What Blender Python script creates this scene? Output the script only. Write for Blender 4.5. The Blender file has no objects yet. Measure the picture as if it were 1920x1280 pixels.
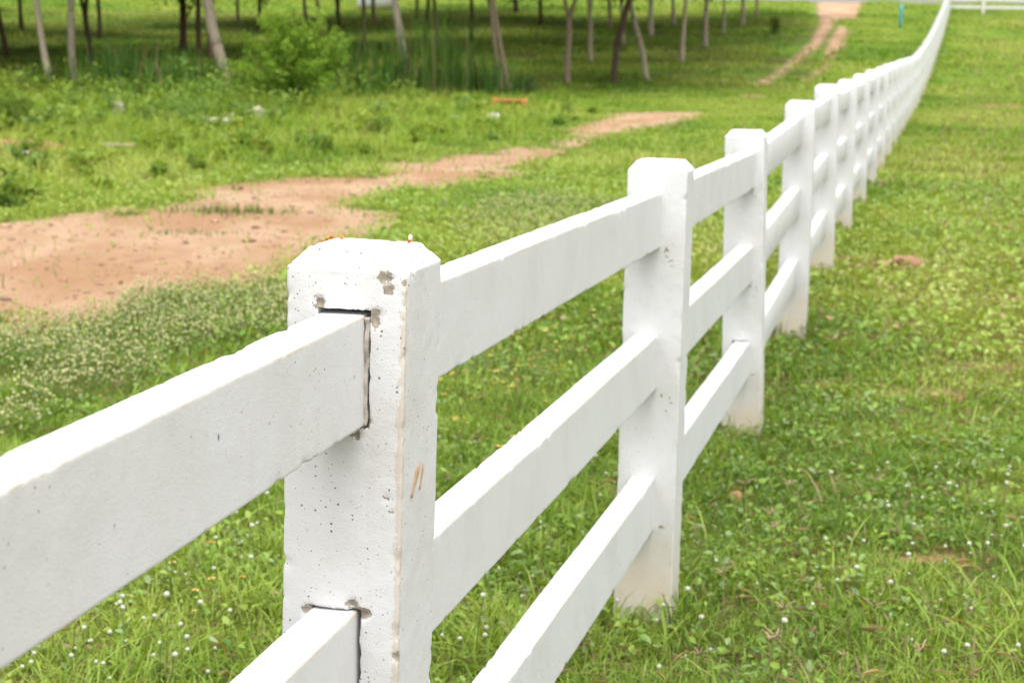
import bpy, bmesh, math
import numpy as np
from mathutils import Matrix, Vector

sc = bpy.context.scene
COL = sc.collection

# ---------------------------------------------------------------- camera, sky, sun, exposure
F_PX = 3700.0
CAM_Z = 1.52
PITCH, ROLL = math.radians(8.95), 0.014
cam_data = bpy.data.cameras.new('camera')
cam_data.sensor_width = 36.0
cam_data.lens = F_PX / 1920 * 36.0
cam_data.clip_start = 0.05
cam_data.clip_end = 6000
cam_data.dof.use_dof = True
cam_data.dof.focus_distance = 2.62
cam_data.dof.aperture_fstop = 10.5
cam_data.dof.aperture_blades = 7
cam = bpy.data.objects.new('camera', cam_data)
COL.objects.link(cam)
cam.matrix_world = Matrix.Translation((0, 0, CAM_Z)) @ Matrix.Rotation(math.pi / 2 - PITCH, 4, 'X') @ Matrix.Rotation(ROLL, 4, 'Z')
sc.camera = cam

SUN_EL, SUN_AZ = math.radians(72), math.radians(172)      # azimuth clockwise from +Y
world = bpy.data.worlds.new('World')
sc.world = world
world.use_nodes = True
wn = world.node_tree
wn.nodes.clear()
sky = wn.nodes.new('ShaderNodeTexSky')
sky.sky_type = 'NISHITA'
sky.sun_disc = False
sky.sun_elevation = SUN_EL
sky.sun_rotation = SUN_AZ
sky.dust_density = 3.0
hs = wn.nodes.new('ShaderNodeHueSaturation')               # overcast: greyer than a clear sky
hs.inputs['Saturation'].default_value = 0.22
bg = wn.nodes.new('ShaderNodeBackground')
bg.inputs['Strength'].default_value = 0.15
wo = wn.nodes.new('ShaderNodeOutputWorld')
wn.links.new(sky.outputs[0], hs.inputs['Color'])
wn.links.new(hs.outputs[0], bg.inputs['Color'])
wn.links.new(bg.outputs[0], wo.inputs[0])

sun_data = bpy.data.lights.new('sun', 'SUN')
sun_data.energy = 1.5
sun_data.angle = math.radians(80)
sun_data.color = (1.0, 0.955, 0.89)
sun = bpy.data.objects.new('sun', sun_data)
COL.objects.link(sun)
sd = Vector((math.sin(SUN_AZ) * math.cos(SUN_EL), math.cos(SUN_AZ) * math.cos(SUN_EL), math.sin(SUN_EL)))
sun.rotation_euler = sd.to_track_quat('Z', 'Y').to_euler()

sc.view_settings.view_transform = 'Standard'
sc.view_settings.look = 'None'
sc.view_settings.exposure = 1.1
sc.view_settings.gamma = 1.0
sc.view_settings.use_curve_mapping = False
sc.cycles.use_denoising = True
sc.cycles.max_bounces = 7
sc.cycles.diffuse_bounces = 4
sc.cycles.transmission_bounces = 4

# ---------------------------------------------------------------- noise, projection
rng = np.random.default_rng(7)


def _hash(ix, iy, iz, seed):
    h = (ix.astype(np.int64) * 374761393 + iy.astype(np.int64) * 668265263 + iz.astype(np.int64) * 2147483647 + seed * 1274126177) & 0xFFFFFFFF
    h = ((h ^ (h >> 13)) * 1274126177) & 0xFFFFFFFF
    h = (h ^ (h >> 16)) & 0xFFFFFFFF
    return h / 4294967295.0


def noise3(x, y, z, seed=0):
    x, y, z = (np.asarray(v, dtype=np.float64) for v in (x, y, z))
    x, y, z = np.broadcast_arrays(x, y, z)
    xi, yi, zi = np.floor(x), np.floor(y), np.floor(z)
    fx, fy, fz = x - xi, y - yi, z - zi
    fx, fy, fz = (f * f * (3 - 2 * f) for f in (fx, fy, fz))
    r = 0
    for a in (0, 1):
        for b in (0, 1):
            for c in (0, 1):
                w = (fx if a else 1 - fx) * (fy if b else 1 - fy) * (fz if c else 1 - fz)
                r = r + w * _hash(xi + a, yi + b, zi + c, seed)
    return r * 2 - 1


def fbm(x, y, z=0.0, seed=0, octs=3):
    r, amp, f = 0, 1.0, 1.0
    for k in range(octs):
        r = r + amp * noise3(np.asarray(x) * f, np.asarray(y) * f, np.asarray(z) * f, seed + k * 17)
        amp *= 0.5
        f *= 2.03
    return r


_c, _s = math.cos(math.pi / 2 - PITCH), math.sin(math.pi / 2 - PITCH)
_cr, _sr = math.cos(ROLL), math.sin(ROLL)
CAM_R = np.array([[1, 0, 0], [0, _c, -_s], [0, _s, _c]]) @ np.array([[_cr, -_sr, 0], [_sr, _cr, 0], [0, 0, 1]])
CAM_P = np.array([0, 0, CAM_Z])


def ray(u, v):
    return CAM_R @ np.array([(u - 960) / F_PX, -(v - 640) / F_PX, -1.0])


# terrain: level meadow, then a slope up to a road
_py = np.array([-60, 0, 5, 8.3, 10, 12.5, 15.5, 20, 26, 33, 37, 41.5, 46, 50, 55, 60, 67, 75, 82, 90, 99, 110, 117, 122, 131, 142, 165, 210, 6000])
_pz = np.array([-.02, 0, -.02, -.07, -.07, -.01, -.015, -.035, -.055, -.07, -.09, -.12, -.04, .08, .25, .45, .78, 1.2, 1.58, 2.07, 2.66, 3.14, 3.40, 3.55, 3.80, 4.6, 6.4, 7.5, 7.5])
_gy = np.linspace(-60, 300, 3601)
_k = np.exp(-np.linspace(-2.5, 2.5, 41) ** 2)
_gz = np.interp(_gy, _py, _pz)
_gzs = np.convolve(np.pad(_gz, 20, mode='edge'), _k / _k.sum(), mode='valid')


def terrain(x, y):
    x = np.asarray(x, dtype=np.float64)
    y = np.asarray(y, dtype=np.float64)
    z = np.interp(y, _gy, _gzs)
    near = np.clip((140 - np.abs(y)) / 40, 0, 1)
    return z + near * 0.018 * noise3(x / 2.1, y / 2.1, 0.5, 3)


def ground_at(u, v):
    d = ray(u, v)
    ys = np.concatenate([np.linspace(2, 60, 1200), np.linspace(60.1, 150, 900)])
    t = ys / d[1]
    x, z = d[0] * t, CAM_Z + d[2] * t
    diff = z - terrain(x, ys)
    k = np.argmax(diff < 0)
    if diff[k] >= 0:
        k = len(ys) - 1
    k = max(k, 1)
    f = diff[k - 1] / (diff[k - 1] - diff[k] + 1e-12)
    Y = ys[k - 1] + f * (ys[k] - ys[k - 1])
    X = d[0] * Y / d[1]
    return np.array([X, Y, float(terrain(X, Y))])


def point_at(u, v, Y):
    d = ray(u, v)
    return CAM_P + d * (Y / d[1])


# ---------------------------------------------------------------- object helpers
def tag(o, label=None, cat=None, group=None, kind=None):
    if label:
        o['label'] = label
    if cat:
        o['category'] = cat
    if group:
        o['group'] = group
    if kind:
        o['kind'] = kind
    return o


def empty(name, loc, rz=0.0):
    o = bpy.data.objects.new(name, None)
    o.empty_display_size = 0.1
    COL.objects.link(o)
    o.location = [float(v) for v in loc]
    o.rotation_euler = (0, 0, rz)
    return o


def mesh_np(name, verts, quads=None, tris=None, mat=None, col=None, smooth=False):
    me = bpy.data.meshes.new(name)
    verts = np.asarray(verts, dtype=np.float32).reshape(-1, 3)
    parts, sizes = [], []
    if quads is not None and len(quads):
        q = np.asarray(quads, dtype=np.int32).reshape(-1, 4)
        parts.append(q.ravel())
        sizes.append(np.full(len(q), 4, np.int32))
    if tris is not None and len(tris):
        t = np.asarray(tris, dtype=np.int32).reshape(-1, 3)
        parts.append(t.ravel())
        sizes.append(np.full(len(t), 3, np.int32))
    loops = np.concatenate(parts)
    sizes = np.concatenate(sizes)
    starts = np.concatenate([[0], np.cumsum(sizes)[:-1]]).astype(np.int32)
    me.vertices.add(len(verts))
    me.vertices.foreach_set('co', verts.ravel())
    me.loops.add(len(loops))
    me.loops.foreach_set('vertex_index', loops)
    me.polygons.add(len(sizes))
    me.polygons.foreach_set('loop_start', starts)
    me.polygons.foreach_set('loop_total', sizes)
    if smooth:
        me.polygons.foreach_set('use_smooth', np.ones(len(sizes), dtype=bool))
    me.update(calc_edges=True)
    if col is not None:
        ca = me.color_attributes.new('col', 'FLOAT_COLOR', 'POINT')
        c4 = np.ones((len(verts), 4), dtype=np.float32)
        c4[:, :3] = col
        ca.data.foreach_set('color', c4.ravel())
    if mat is not None:
        me.materials.append(mat)
    return me


def obj(name, me, parent=None, loc=None, rot=None):
    o = bpy.data.objects.new(name, me)
    COL.objects.link(o)
    if parent is not None:
        o.parent = parent
    if loc is not None:
        o.location = [float(v) for v in loc]
    if rot is not None:
        o.rotation_euler = rot
    return o


class MB:
    """collects vertices, faces and colours for one mesh"""
    def __init__(self):
        self.v, self.q, self.t, self.c, self.n = [], [], [], [], 0

    def add(self, v, q=None, t=None, c=None):
        v = np.asarray(v, dtype=np.float64).reshape(-1, 3)
        if q is not None and len(q):
            self.q.append(np.asarray(q).reshape(-1, 4) + self.n)
        if t is not None and len(t):
            self.t.append(np.asarray(t).reshape(-1, 3) + self.n)
        if c is None:
            c = (1, 1, 1)
        self.c.append(np.broadcast_to(np.asarray(c, dtype=np.float64), v.shape))
        self.v.append(v)
        self.n += len(v)
        return self

    def mesh(self, name, mat, smooth=False):
        return mesh_np(name, np.concatenate(self.v), np.concatenate(self.q) if self.q else None,
                       np.concatenate(self.t) if self.t else None, mat, np.concatenate(self.c), smooth)


def lattice_box(xs, ys, zs):
    """surface of a box on the given lattice lines, vertices merged"""
    nx, ny, nz = len(xs), len(ys), len(zs)
    faces = []

    def grid(na, nb, mk, flip):
        i, j = np.meshgrid(np.arange(na - 1), np.arange(nb - 1), indexing='ij')
        i, j = i.ravel(), j.ravel()
        p = [mk(i, j), mk(i + 1, j), mk(i + 1, j + 1), mk(i, j + 1)]
        if flip:
            p = p[::-1]
        faces.append(np.stack(p, 1))

    def idx(i, j, k):
        return (np.asarray(i) * ny + j) * nz + k
    z0 = np.zeros
    grid(nx, ny, lambda i, j: idx(i, j, 0), True)
    grid(nx, ny, lambda i, j: idx(i, j, nz - 1), False)
    grid(nx, nz, lambda i, k: idx(i, 0, k), False)
    grid(nx, nz, lambda i, k: idx(i, ny - 1, k), True)
    grid(ny, nz, lambda j, k: idx(0, j, k), True)
    grid(ny, nz, lambda j, k: idx(nx - 1, j, k), False)
    f = np.concatenate(faces)
    used, inv = np.unique(f.ravel(), return_inverse=True)
    k = used % nz
    j = (used // nz) % ny
    i = used // (ny * nz)
    v = np.stack([np.asarray(xs)[i], np.asarray(ys)[j], np.asarray(zs)[k]], 1)
    return v, inv.reshape(-1, 4)


def tube(mb, pts, rad, sides=9, c=(1, 1, 1), seed=0, wob=0.0, cap=True):
    pts = np.asarray(pts, dtype=np.float64)
    n = len(pts)
    rad = np.broadcast_to(np.asarray(rad, dtype=np.float64), (n,))
    tan = np.gradient(pts, axis=0)
    tan /= np.linalg.norm(tan, axis=1)[:, None] + 1e-12
    ref = np.array([0.0, 0, 1]) if abs(tan[0, 2]) < 0.9 else np.array([1.0, 0, 0])
    u = np.cross(tan, ref)
    u /= np.linalg.norm(u, axis=1)[:, None] + 1e-12
    w = np.cross(tan, u)
    a = np.linspace(0, 2 * np.pi, sides, endpoint=False)
    r = rad[:, None] * (1 + wob * noise3(np.arange(n)[:, None] * 0.9, np.cos(a)[None] * 1.7 + seed, np.sin(a)[None] * 1.7, seed))
    v = pts[:, None, :] + r[..., None] * (np.cos(a)[None, :, None] * u[:, None] + np.sin(a)[None, :, None] * w[:, None])
    i, j = np.meshgrid(np.arange(n - 1), np.arange(sides), indexing='ij')
    i, j = i.ravel(), j.ravel()
    j2 = (j + 1) % sides
    q = np.stack([i * sides + j, i * sides + j2, (i + 1) * sides + j2, (i + 1) * sides + j], 1)
    v = v.reshape(-1, 3)
    t = None
    if cap:
        v = np.concatenate([v, pts[[0, -1]]])
        b = n * sides
        jj = np.arange(sides)
        t = np.concatenate([np.stack([np.full(sides, b), (jj + 1) % sides, jj], 1),
                            np.stack([np.full(sides, b + 1), (n - 1) * sides + jj, (n - 1) * sides + (jj + 1) % sides], 1)])
    mb.add(v, q, t, c)


# ---------------------------------------------------------------- materials
def new_mat(name):
    m = bpy.data.materials.new(name)
    m.use_nodes = True
    nt = m.node_tree
    nt.nodes.clear()
    return m, nt


class NT:
    def __init__(self, nt):
        self.nt = nt

    def n(self, t, **kw):
        nd = self.nt.nodes.new(t)
        for k, v in kw.items():
            setattr(nd, k, v)
        return nd

    def l(self, a, b):
        self.nt.links.new(a, b)

    def val(self, node, key, v):
        if hasattr(v, 'is_output'):
            self.l(v, node.inputs[key])
        else:
            node.inputs[key].default_value = v

    def math(self, op, a, b=0.0, c=None, clamp=False):
        nd = self.n('ShaderNodeMath', operation=op, use_clamp=clamp)
        self.val(nd, 0, a)
        self.val(nd, 1, b)
        if c is not None:
            self.val(nd, 2, c)
        return nd.outputs[0]

    def noise(self, vec, scale, detail=3.0, rough=0.55, off=None):
        nd = self.n('ShaderNodeTexNoise')
        if vec is not None:
            self.l(vec, nd.inputs['Vector'])
        nd.inputs['Scale'].default_value = scale
        nd.inputs['Detail'].default_value = detail
        nd.inputs['Roughness'].default_value = rough
        return nd.outputs['Fac']

    def ramp(self, x, lo, hi, smooth=True):
        nd = self.n('ShaderNodeMapRange', interpolation_type='SMOOTHSTEP' if smooth else 'LINEAR')
        self.val(nd, 'Value', x)
        nd.inputs['From Min'].default_value = lo
        nd.inputs['From Max'].default_value = hi
        nd.inputs['To Min'].default_value = 0
        nd.inputs['To Max'].default_value = 1
        return nd.outputs[0]

    def mix(self, fac, a, b, blend='MIX'):
        nd = self.n('ShaderNodeMix', data_type='RGBA', blend_type=blend)
        self.val(nd, 0, fac)
        for k, v in ((6, a), (7, b)):
            if hasattr(v, 'is_output'):
                self.l(v, nd.inputs[k])
            else:
                nd.inputs[k].default_value = (*v, 1)
        return nd.outputs[2]

    def bump(self, h, strength, dist, normal=None):
        nd = self.n('ShaderNodeBump')
        nd.inputs['Strength'].default_value = strength
        nd.inputs['Distance'].default_value = dist
        self.l(h, nd.inputs['Height'])
        if normal is not None:
            self.l(normal, nd.inputs['Normal'])
        return nd.outputs[0]

    def out(self, shader):
        o = self.n('ShaderNodeOutputMaterial')
        self.l(shader, o.inputs[0])

    def bsdf(self, color, rough=0.7, spec=0.3, normal=None):
        b = self.n('ShaderNodeBsdfPrincipled')
        self.val(b, 'Base Color', color if hasattr(color, 'is_output') else (*color, 1))
        self.val(b, 'Roughness', rough)
        b.inputs['Specular IOR Level'].default_value = spec
        if normal is not None:
            self.l(normal, b.inputs['Normal'])
        return b.outputs[0]


def leaf_mat(name, trans=0.3, rough=0.5, spec=0.35, tint=(1.25, 1.15, 0.5)):
    m, nt = new_mat(name)
    N = NT(nt)
    at = N.n('ShaderNodeAttribute', attribute_name='col')
    p = N.bsdf(at.outputs['Color'], rough, spec)
    tcol = N.mix(1.0, at.outputs['Color'], tint, 'MULTIPLY')
    tr = N.n('ShaderNodeBsdfTranslucent')
    N.l(tcol, tr.inputs['Color'])
    mx = N.n('ShaderNodeMixShader')
    mx.inputs[0].default_value = trans
    N.l(p, mx.inputs[1])
    N.l(tr.outputs[0], mx.inputs[2])
    N.out(mx.outputs[0])
    return m


def vcol_mat(name, rough=0.8, spec=0.2, nscale=30.0, namt=0.25, bump=0.3, bdist=0.01):
    m, nt = new_mat(name)
    N = NT(nt)
    at = N.n('ShaderNodeAttribute', attribute_name='col')
    tc = N.n('ShaderNodeTexCoord')
    nz = N.noise(tc.outputs['Object'], nscale, 4)
    k = N.math('MULTIPLY_ADD', nz, 2 * namt, 1 - namt)
    cb = N.n('ShaderNodeCombineColor')
    for i in range(3):
        N.l(k, cb.inputs[i])
    c = N.mix(1.0, at.outputs['Color'], cb.outputs[0], 'MULTIPLY')
    N.out(N.bsdf(c, rough, spec, N.bump(nz, bump, bdist)))
    return m


def paint_mat(name, chips=(), pits=0.5, foot=True, edge=None, axes=(0, 1), wear=1.0):
    """white paint over cast concrete: plaster grain, pits, hairline dirt, splashed soil at the foot, chips down to grey concrete"""
    m, nt = new_mat(name)
    N = NT(nt)
    tc = N.n('ShaderNodeTexCoord')
    oi = N.n('ShaderNodeObjectInfo')
    offs = N.n('ShaderNodeVectorMath', operation='ADD')
    sc3 = N.n('ShaderNodeVectorMath', operation='SCALE')
    cmb = N.n('ShaderNodeCombineXYZ')
    for i in range(3):
        N.l(oi.outputs['Random'], cmb.inputs[i])
    N.l(cmb.outputs[0], sc3.inputs[0])
    sc3.inputs['Scale'].default_value = 37.0
    N.l(tc.outputs['Object'], offs.inputs[0])
    N.l(sc3.outputs[0], offs.inputs[1])
    P = offs.outputs[0]
    sep = N.n('ShaderNodeSeparateXYZ')
    N.l(tc.outputs['Object'], sep.inputs[0])
    grain = N.noise(P, 420, 2, 0.6)
    mid = N.noise(P, 55, 4, 0.6)
    big = N.noise(P, 6, 4, 0.6)
    col = N.mix(N.ramp(big, 0.42, 0.75), (0.655, 0.654, 0.652), (0.61, 0.602, 0.585))
    col = N.mix(N.math('MULTIPLY', N.ramp(mid, 0.56, 0.80), 0.35), col, (0.62, 0.59, 0.54))
    # vertical rain streaks
    mp = N.n('ShaderNodeMapping')
    N.l(P, mp.inputs['Vector'])
    mp.inputs['Scale'].default_value = (1, 1, 0.12)
    st = N.noise(mp.outputs[0], 40, 3)
    col = N.mix(N.math('MULTIPLY', N.ramp(st, 0.58, 0.78), 0.16), col, (0.50, 0.47, 0.40))
    # pits
    vo = N.n('ShaderNodeTexVoronoi', feature='F1')
    N.l(P, vo.inputs['Vector'])
    vo.inputs['Scale'].default_value = 150
    sepc = N.n('ShaderNodeSeparateColor')
    N.l(vo.outputs['Color'], sepc.inputs[0])
    gate = N.math('MULTIPLY', N.math('GREATER_THAN', sepc.outputs[0], 1 - pits * 0.72), N.ramp(big, 0.34, 0.46))
    rad = N.math('MULTIPLY_ADD', sepc.outputs[1], 0.20, 0.06)
    rn = N.math('MULTIPLY_ADD', grain, 0.36, -0.18)
    pit = N.math('MULTIPLY', N.math('LESS_THAN', N.math('ADD', vo.outputs['Distance'], rn), rad), gate)
    col = N.mix(N.math('MULTIPLY', pit, 0.88), col, (0.10, 0.085, 0.07))
    if foot:
        f1 = N.math('MULTIPLY_ADD', big, 0.55, 0.0)
        zz = N.math('ADD', sep.outputs[2], f1)
        spl = N.math('SUBTRACT', 1.0, N.ramp(zz, 0.22, 0.66))
        col = N.mix(N.math('MULTIPLY', spl, 0.68), col, (0.54, 0.41, 0.24))
    h = N.math('MULTIPLY_ADD', mid, 1.4, grain)
    h = N.math('MULTIPLY_ADD', pit, -3.0, h)
    if edge is not None:
        # worn arris, rubbed to sandy render along one upright corner
        ex, ey = edge
        dx = N.math('SUBTRACT', sep.outputs[axes[0]], ex)
        dy = N.math('SUBTRACT', sep.outputs[axes[1]], ey)
        d2 = N.math('SQRT', N.math('ADD', N.math('MULTIPLY', dx, dx), N.math('MULTIPLY', dy, dy)))
        n1 = N.noise(P, 75, 5, 0.65)
        n2 = N.noise(P, 11, 3, 0.6)
        w = N.math('MULTIPLY_ADD', n2, 0.020 * wear, -0.003 * wear)
        ed = N.math('LESS_THAN', N.math('ADD', d2, N.math('MULTIPLY_ADD', n1, 0.024 * wear, -0.012 * wear)), w)
        col = N.mix(N.math('MULTIPLY', ed, 0.62), col, (0.56, 0.47, 0.36))
        h = N.math('MULTIPLY_ADD', ed, -0.8, h)
    if chips:
        n1 = N.n('ShaderNodeTexNoise')
        N.l(tc.outputs['Object'], n1.inputs['Vector'])
        n1.inputs['Scale'].default_value = 130
        n1.inputs['Detail'].default_value = 4
        wv = N.n('ShaderNodeVectorMath', operation='MULTIPLY_ADD')
        N.l(n1.outputs['Color'], wv.inputs[0])
        wv.inputs[1].default_value = (0.022, 0.022, 0.022)
        N.l(tc.outputs['Object'], wv.inputs[2])
        acc = None
        for (x, y, z, r) in chips:
            dn = N.n('ShaderNodeVectorMath', operation='DISTANCE')
            N.l(wv.outputs[0], dn.inputs[0])
            dn.inputs[1].default_value = (x + 0.011, y + 0.011, z + 0.011)
            q = N.math('LESS_THAN', dn.outputs['Value'], r)
            acc = q if acc is None else N.math('MAXIMUM', acc, q)
        cc = N.mix(N.ramp(mid, 0.35, 0.7), (0.24, 0.205, 0.16), (0.42, 0.37, 0.30))
        col = N.mix(acc, col, cc)
        h = N.math('MULTIPLY_ADD', acc, -2.0, h)
    N.out(N.bsdf(col, 0.62, 0.25, N.bump(h, 0.40, 0.0012)))
    return m


M_GRASS = leaf_mat('grass_blades', 0.34, 0.5, 0.3)
M_LEAF = leaf_mat('green_leaves', 0.34, 0.38, 0.5)
M_WEED = leaf_mat('weed_leaves', 0.36, 0.6, 0.15)
M_CROWN = leaf_mat('tree_leaves', 0.22, 0.5, 0.35)
M_PETAL = leaf_mat('flower_petals', 0.25, 0.7, 0.1, (1, 1, 1))
M_BARK = vcol_mat('bark', 0.9, 0.1, 14, 0.35, 0.6, 0.02)
M_STONE = vcol_mat('stone', 0.9, 0.15, 40, 0.3, 0.6, 0.01)
M_STRAW = vcol_mat('dry_straw', 0.8, 0.1, 60, 0.2, 0.2, 0.002)
M_PLASTIC = vcol_mat('painted_pipe', 0.5, 0.3, 9, 0.12, 0.1, 0.002)
M_PAINT = paint_mat('white_painted_concrete', (), 0.35)
M_RAIL = paint_mat('white_painted_rail', (), 0.26, foot=False, edge=(0.030, 0.0695), axes=(0, 2), wear=0.42)

# ground: soil under thin green, colour carried by the sheet itself
m, nt = new_mat('meadow_soil')
N = NT(nt)
at = N.n('ShaderNodeAttribute', attribute_name='col')
tc = N.n('ShaderNodeTexCoord')
g1 = N.noise(tc.outputs['Object'], 9, 5, 0.65)
g2 = N.noise(tc.outputs['Object'], 60, 3, 0.6)
cb = N.n('ShaderNodeCombineColor')
k = N.math('MULTIPLY_ADD', g1, 1.2, 0.4)
for i in range(3):
    N.l(k, cb.inputs[i])
c = N.mix(1.0, at.outputs['Color'], cb.outputs[0], 'MULTIPLY')
N.out(N.bsdf(c, 0.95, 0.1, N.bump(N.math('ADD', g1, g2), 0.8, 0.03)))
M_GROUND = m

m, nt = new_mat('red_dirt')
N = NT(nt)
tc = N.n('ShaderNodeTexCoord')
mp = N.n('ShaderNodeMapping')
N.l(tc.outputs['Object'], mp.inputs['Vector'])
mp.inputs['Rotation'].default_value = (0, 0, 0.25)
mp.inputs['Scale'].default_value = (1.0, 0.45, 1.0)
g0 = N.noise(mp.outputs[0], 0.9, 4, 0.6)
g1 = N.noise(tc.outputs['Object'], 5, 5, 0.65)
g2 = N.noise(tc.outputs['Object'], 55, 3, 0.7)
c = N.mix(N.ramp(g0, 0.36, 0.66), (0.42, 0.245, 0.135), (0.56, 0.39, 0.255))
c = N.mix(N.math('MULTIPLY', N.ramp(g1, 0.52, 0.75), 0.5), c, (0.25, 0.145, 0.085))
c = N.mix(N.math('MULTIPLY', N.ramp(g2, 0.56, 0.72), 0.55), c, (0.55, 0.40, 0.30))
g3 = N.noise(tc.outputs['Object'], 17, 4, 0.7)
c = N.mix(N.math('MULTIPLY', N.ramp(g3, 0.55, 0.70), 0.5), c, (0.26, 0.155, 0.09))
c = N.mix(N.math('MULTIPLY', N.ramp(g2, 0.44, 0.30), 0.45), c, (0.20, 0.10, 0.055))
N.out(N.bsdf(c, 0.95, 0.1, N.bump(N.math('MULTIPLY_ADD', g1, 1.5, N.math('ADD', g2, g3)), 1.0, 0.03)))
M_DIRT = m

m, nt = new_mat('asphalt')
N = NT(nt)
tc = N.n('ShaderNodeTexCoord')
g1 = N.noise(tc.outputs['Object'], 0.6, 4)
g2 = N.noise(tc.outputs['Object'], 40, 3)
c = N.mix(g1, (0.15, 0.14, 0.145), (0.22, 0.20, 0.20))
c = N.mix(N.math('MULTIPLY', g2, 0.4), c, (0.26, 0.25, 0.25))
N.out(N.bsdf(c, 0.85, 0.2, N.bump(g2, 0.4, 0.006)))
M_ROAD = m

# ---------------------------------------------------------------- masks on the ground
def poly_ground(pts):
    return np.array([ground_at(u, v)[:2] for u, v in pts])


def inside(poly, x, y):
    r = np.zeros(np.shape(x), dtype=bool)
    n = len(poly)
    for i in range(n):
        x1, y1 = poly[i]
        x2, y2 = poly[(i + 1) % n]
        cnd = ((y1 > y) != (y2 > y)) & (x < (x2 - x1) * (y - y1) / (y2 - y1 + 1e-12) + x1)
        r ^= cnd
    return r


PATH_PX = [
    [(-700, 470), (-300, 445), (0, 424), (140, 402), (250, 384), (340, 362), (440, 345), (560, 333), (690, 338), (735, 323), (690, 307),
     (800, 305), (900, 285), (1000, 277), (1052, 284), (1045, 300), (930, 318), (1000, 323), (930, 341), (830, 358), (790, 352), (700, 376),
     (640, 392), (745, 405), (730, 437), (640, 460), (590, 488), (535, 516), (450, 552), (330, 562), (240, 578), (245, 604), (120, 624),
     (0, 634), (-300, 672), (-700, 715)],
    [(1038, 263), (1098, 257), (1130, 270), (1050, 281)],
    [(1070, 238), (1140, 215), (1205, 211), (1330, 213), (1290, 231), (1180, 247), (1110, 260), (1066, 254)],
    [(1385, 178), (1434, 178), (1440, 186), (1390, 187)],
    [(1416, 160), (1480, 118), (1520, 80), (1538, 45), (1530, 10), (1540, 5), (1622, 6), (1606, 35), (1565, 42), (1550, 65), (1534, 90), (1495, 125), (1430, 163)],
    [(1496, 154), (1545, 125), (1550, 85), (1573, 50), (1592, 53), (1583, 85), (1563, 110), (1550, 132), (1510, 155)],
    [(-300, 265), (-60, 262), (60, 272), (120, 292), (70, 302), (-40, 305), (-300, 300)],
]
PATHS = [poly_ground(p) for p in PATH_PX]
BARE_PX = [(1770, 1050, .16, .05), (1735, 742, .28, .10), (1660, 498, .30, .18), (1800, 518, .35, .16), (1545, 722, .22, .14), (1860, 690, .2, .1),
           (1640, 560, .2, .1), (1890, 560, .25, .1), (1700, 610, .22, .1), (1460, 880, .1, .06), (880, 420, .3, .15), (720, 600, .2, .2),
           (1600, 485, .3, .12), (1830, 330, .5, .3), (1760, 260, .7, .5), (1880, 200, .9, .8)]
BARE = [(ground_at(u, v), rx, ry) for u, v, rx, ry in BARE_PX]


def path_mask(x, y):
    far = np.clip(y / 40.0, 0.35, 1.6)
    dx = np.minimum(far, .9) / far * (0.42 * fbm(x / 0.9, y / 0.9, 0, 21, 3) + 0.12 * noise3(x / .16, y / .16, 0, 5)) * far
    dy = (0.55 * fbm(x / 1.1, y / 1.1, 0, 31, 3) + 0.14 * noise3(x / .16, y / .16, 0, 6)) * far
    amp = np.where(y > 45, .22, 1.0)
    dx, dy = dx * amp, dy * amp
    r = np.zeros(np.shape(x), dtype=bool)
    for p in PATHS:
        r |= inside(p, x + dx * 0.6, y + dy * 0.8)
    # grass islands standing in the track
    isl = fbm(x / 0.8, y / 1.5, 0, 77, 3)
    return r & ((isl < 0.85) | (y > 45))


def bare_amt(x, y):
    a = np.zeros(np.shape(x))
    n = 0.5 * fbm(x / .15, y / .15, 0, 9, 2)
    for p, rx, ry in BARE:
        d = np.sqrt(((x - p[0]) / rx) ** 2 + ((y - p[1]) / ry) ** 2)
        a = np.maximum(a, np.clip(1.35 - d + 1.2 * n, 0, 1))
    return a


FENCE_Y0, FENCE_DY = 2.49, 2.6
def fence_x(y):
    k = (np.asarray(y, dtype=float) - FENCE_Y0) / FENCE_DY
    return -.186 + .553 * k + np.where(k > 5, .014 * (k - 5), 0) + np.where(k > 15, .026 * (k - 15), 0)


def patch(x, y):
    """slow colour drift of the sward: 0 deep green .. 1 yellow green"""
    return np.clip(0.5 + 0.6 * fbm(x / 2.6, y / 3.4, 0, 41, 3) + .28 * noise3(x / .35, y / .45, 0, 43), 0, 1)


# ---------------------------------------------------------------- the ground
def spread(a, b, step, far, grow=1.35):
    mid = np.arange(a, b + 1e-6, step)
    ext, s, d = [], step, 0
    while d < far:
        s *= grow
        d += s
        ext.append(d)
    ext = np.array(ext)
    return np.concatenate([(a - ext)[::-1], mid, b + ext])


gx = spread(-24, 34, 0.25, 1600)
gy = spread(-6, 140, 0.25, 1600)
X, Yg = np.meshgrid(gx, gy, indexing='ij')
Zg = terrain(X, Yg)
gv = np.stack([X, Yg, Zg], -1).reshape(-1, 3)
ni, nj = X.shape
i, j = np.meshgrid(np.arange(ni - 1), np.arange(nj - 1), indexing='ij')
i, j = i.ravel(), j.ravel()
gq = np.stack([i * nj + j, (i + 1) * nj + j, (i + 1) * nj + j + 1, i * nj + j + 1], 1)
xx, yy = gv[:, 0], gv[:, 1]
pt = patch(xx, yy)[:, None]
green = (1 - pt) * np.array([.12, .22, .02]) + pt * np.array([.21, .27, .035])
soil = np.array([.125, .115, .045])
w = np.clip((yy - 14) / 26, 0, 1)[:, None]
gc = soil * (1 - w) + green * w
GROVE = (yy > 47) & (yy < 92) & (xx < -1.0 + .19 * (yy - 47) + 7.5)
litter_shade = (np.clip(.40 + .5 * fbm(xx / 1.7, yy / 1.1, 0, 55, 3), 0, 1) * GROVE)[:, None]          # leaf litter, darkened so the ground colour carries the trees' shade
gc = gc * (1 - litter_shade) + np.array([.070, .070, .028]) * litter_shade
b = bare_amt(xx, yy)[:, None]
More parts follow.
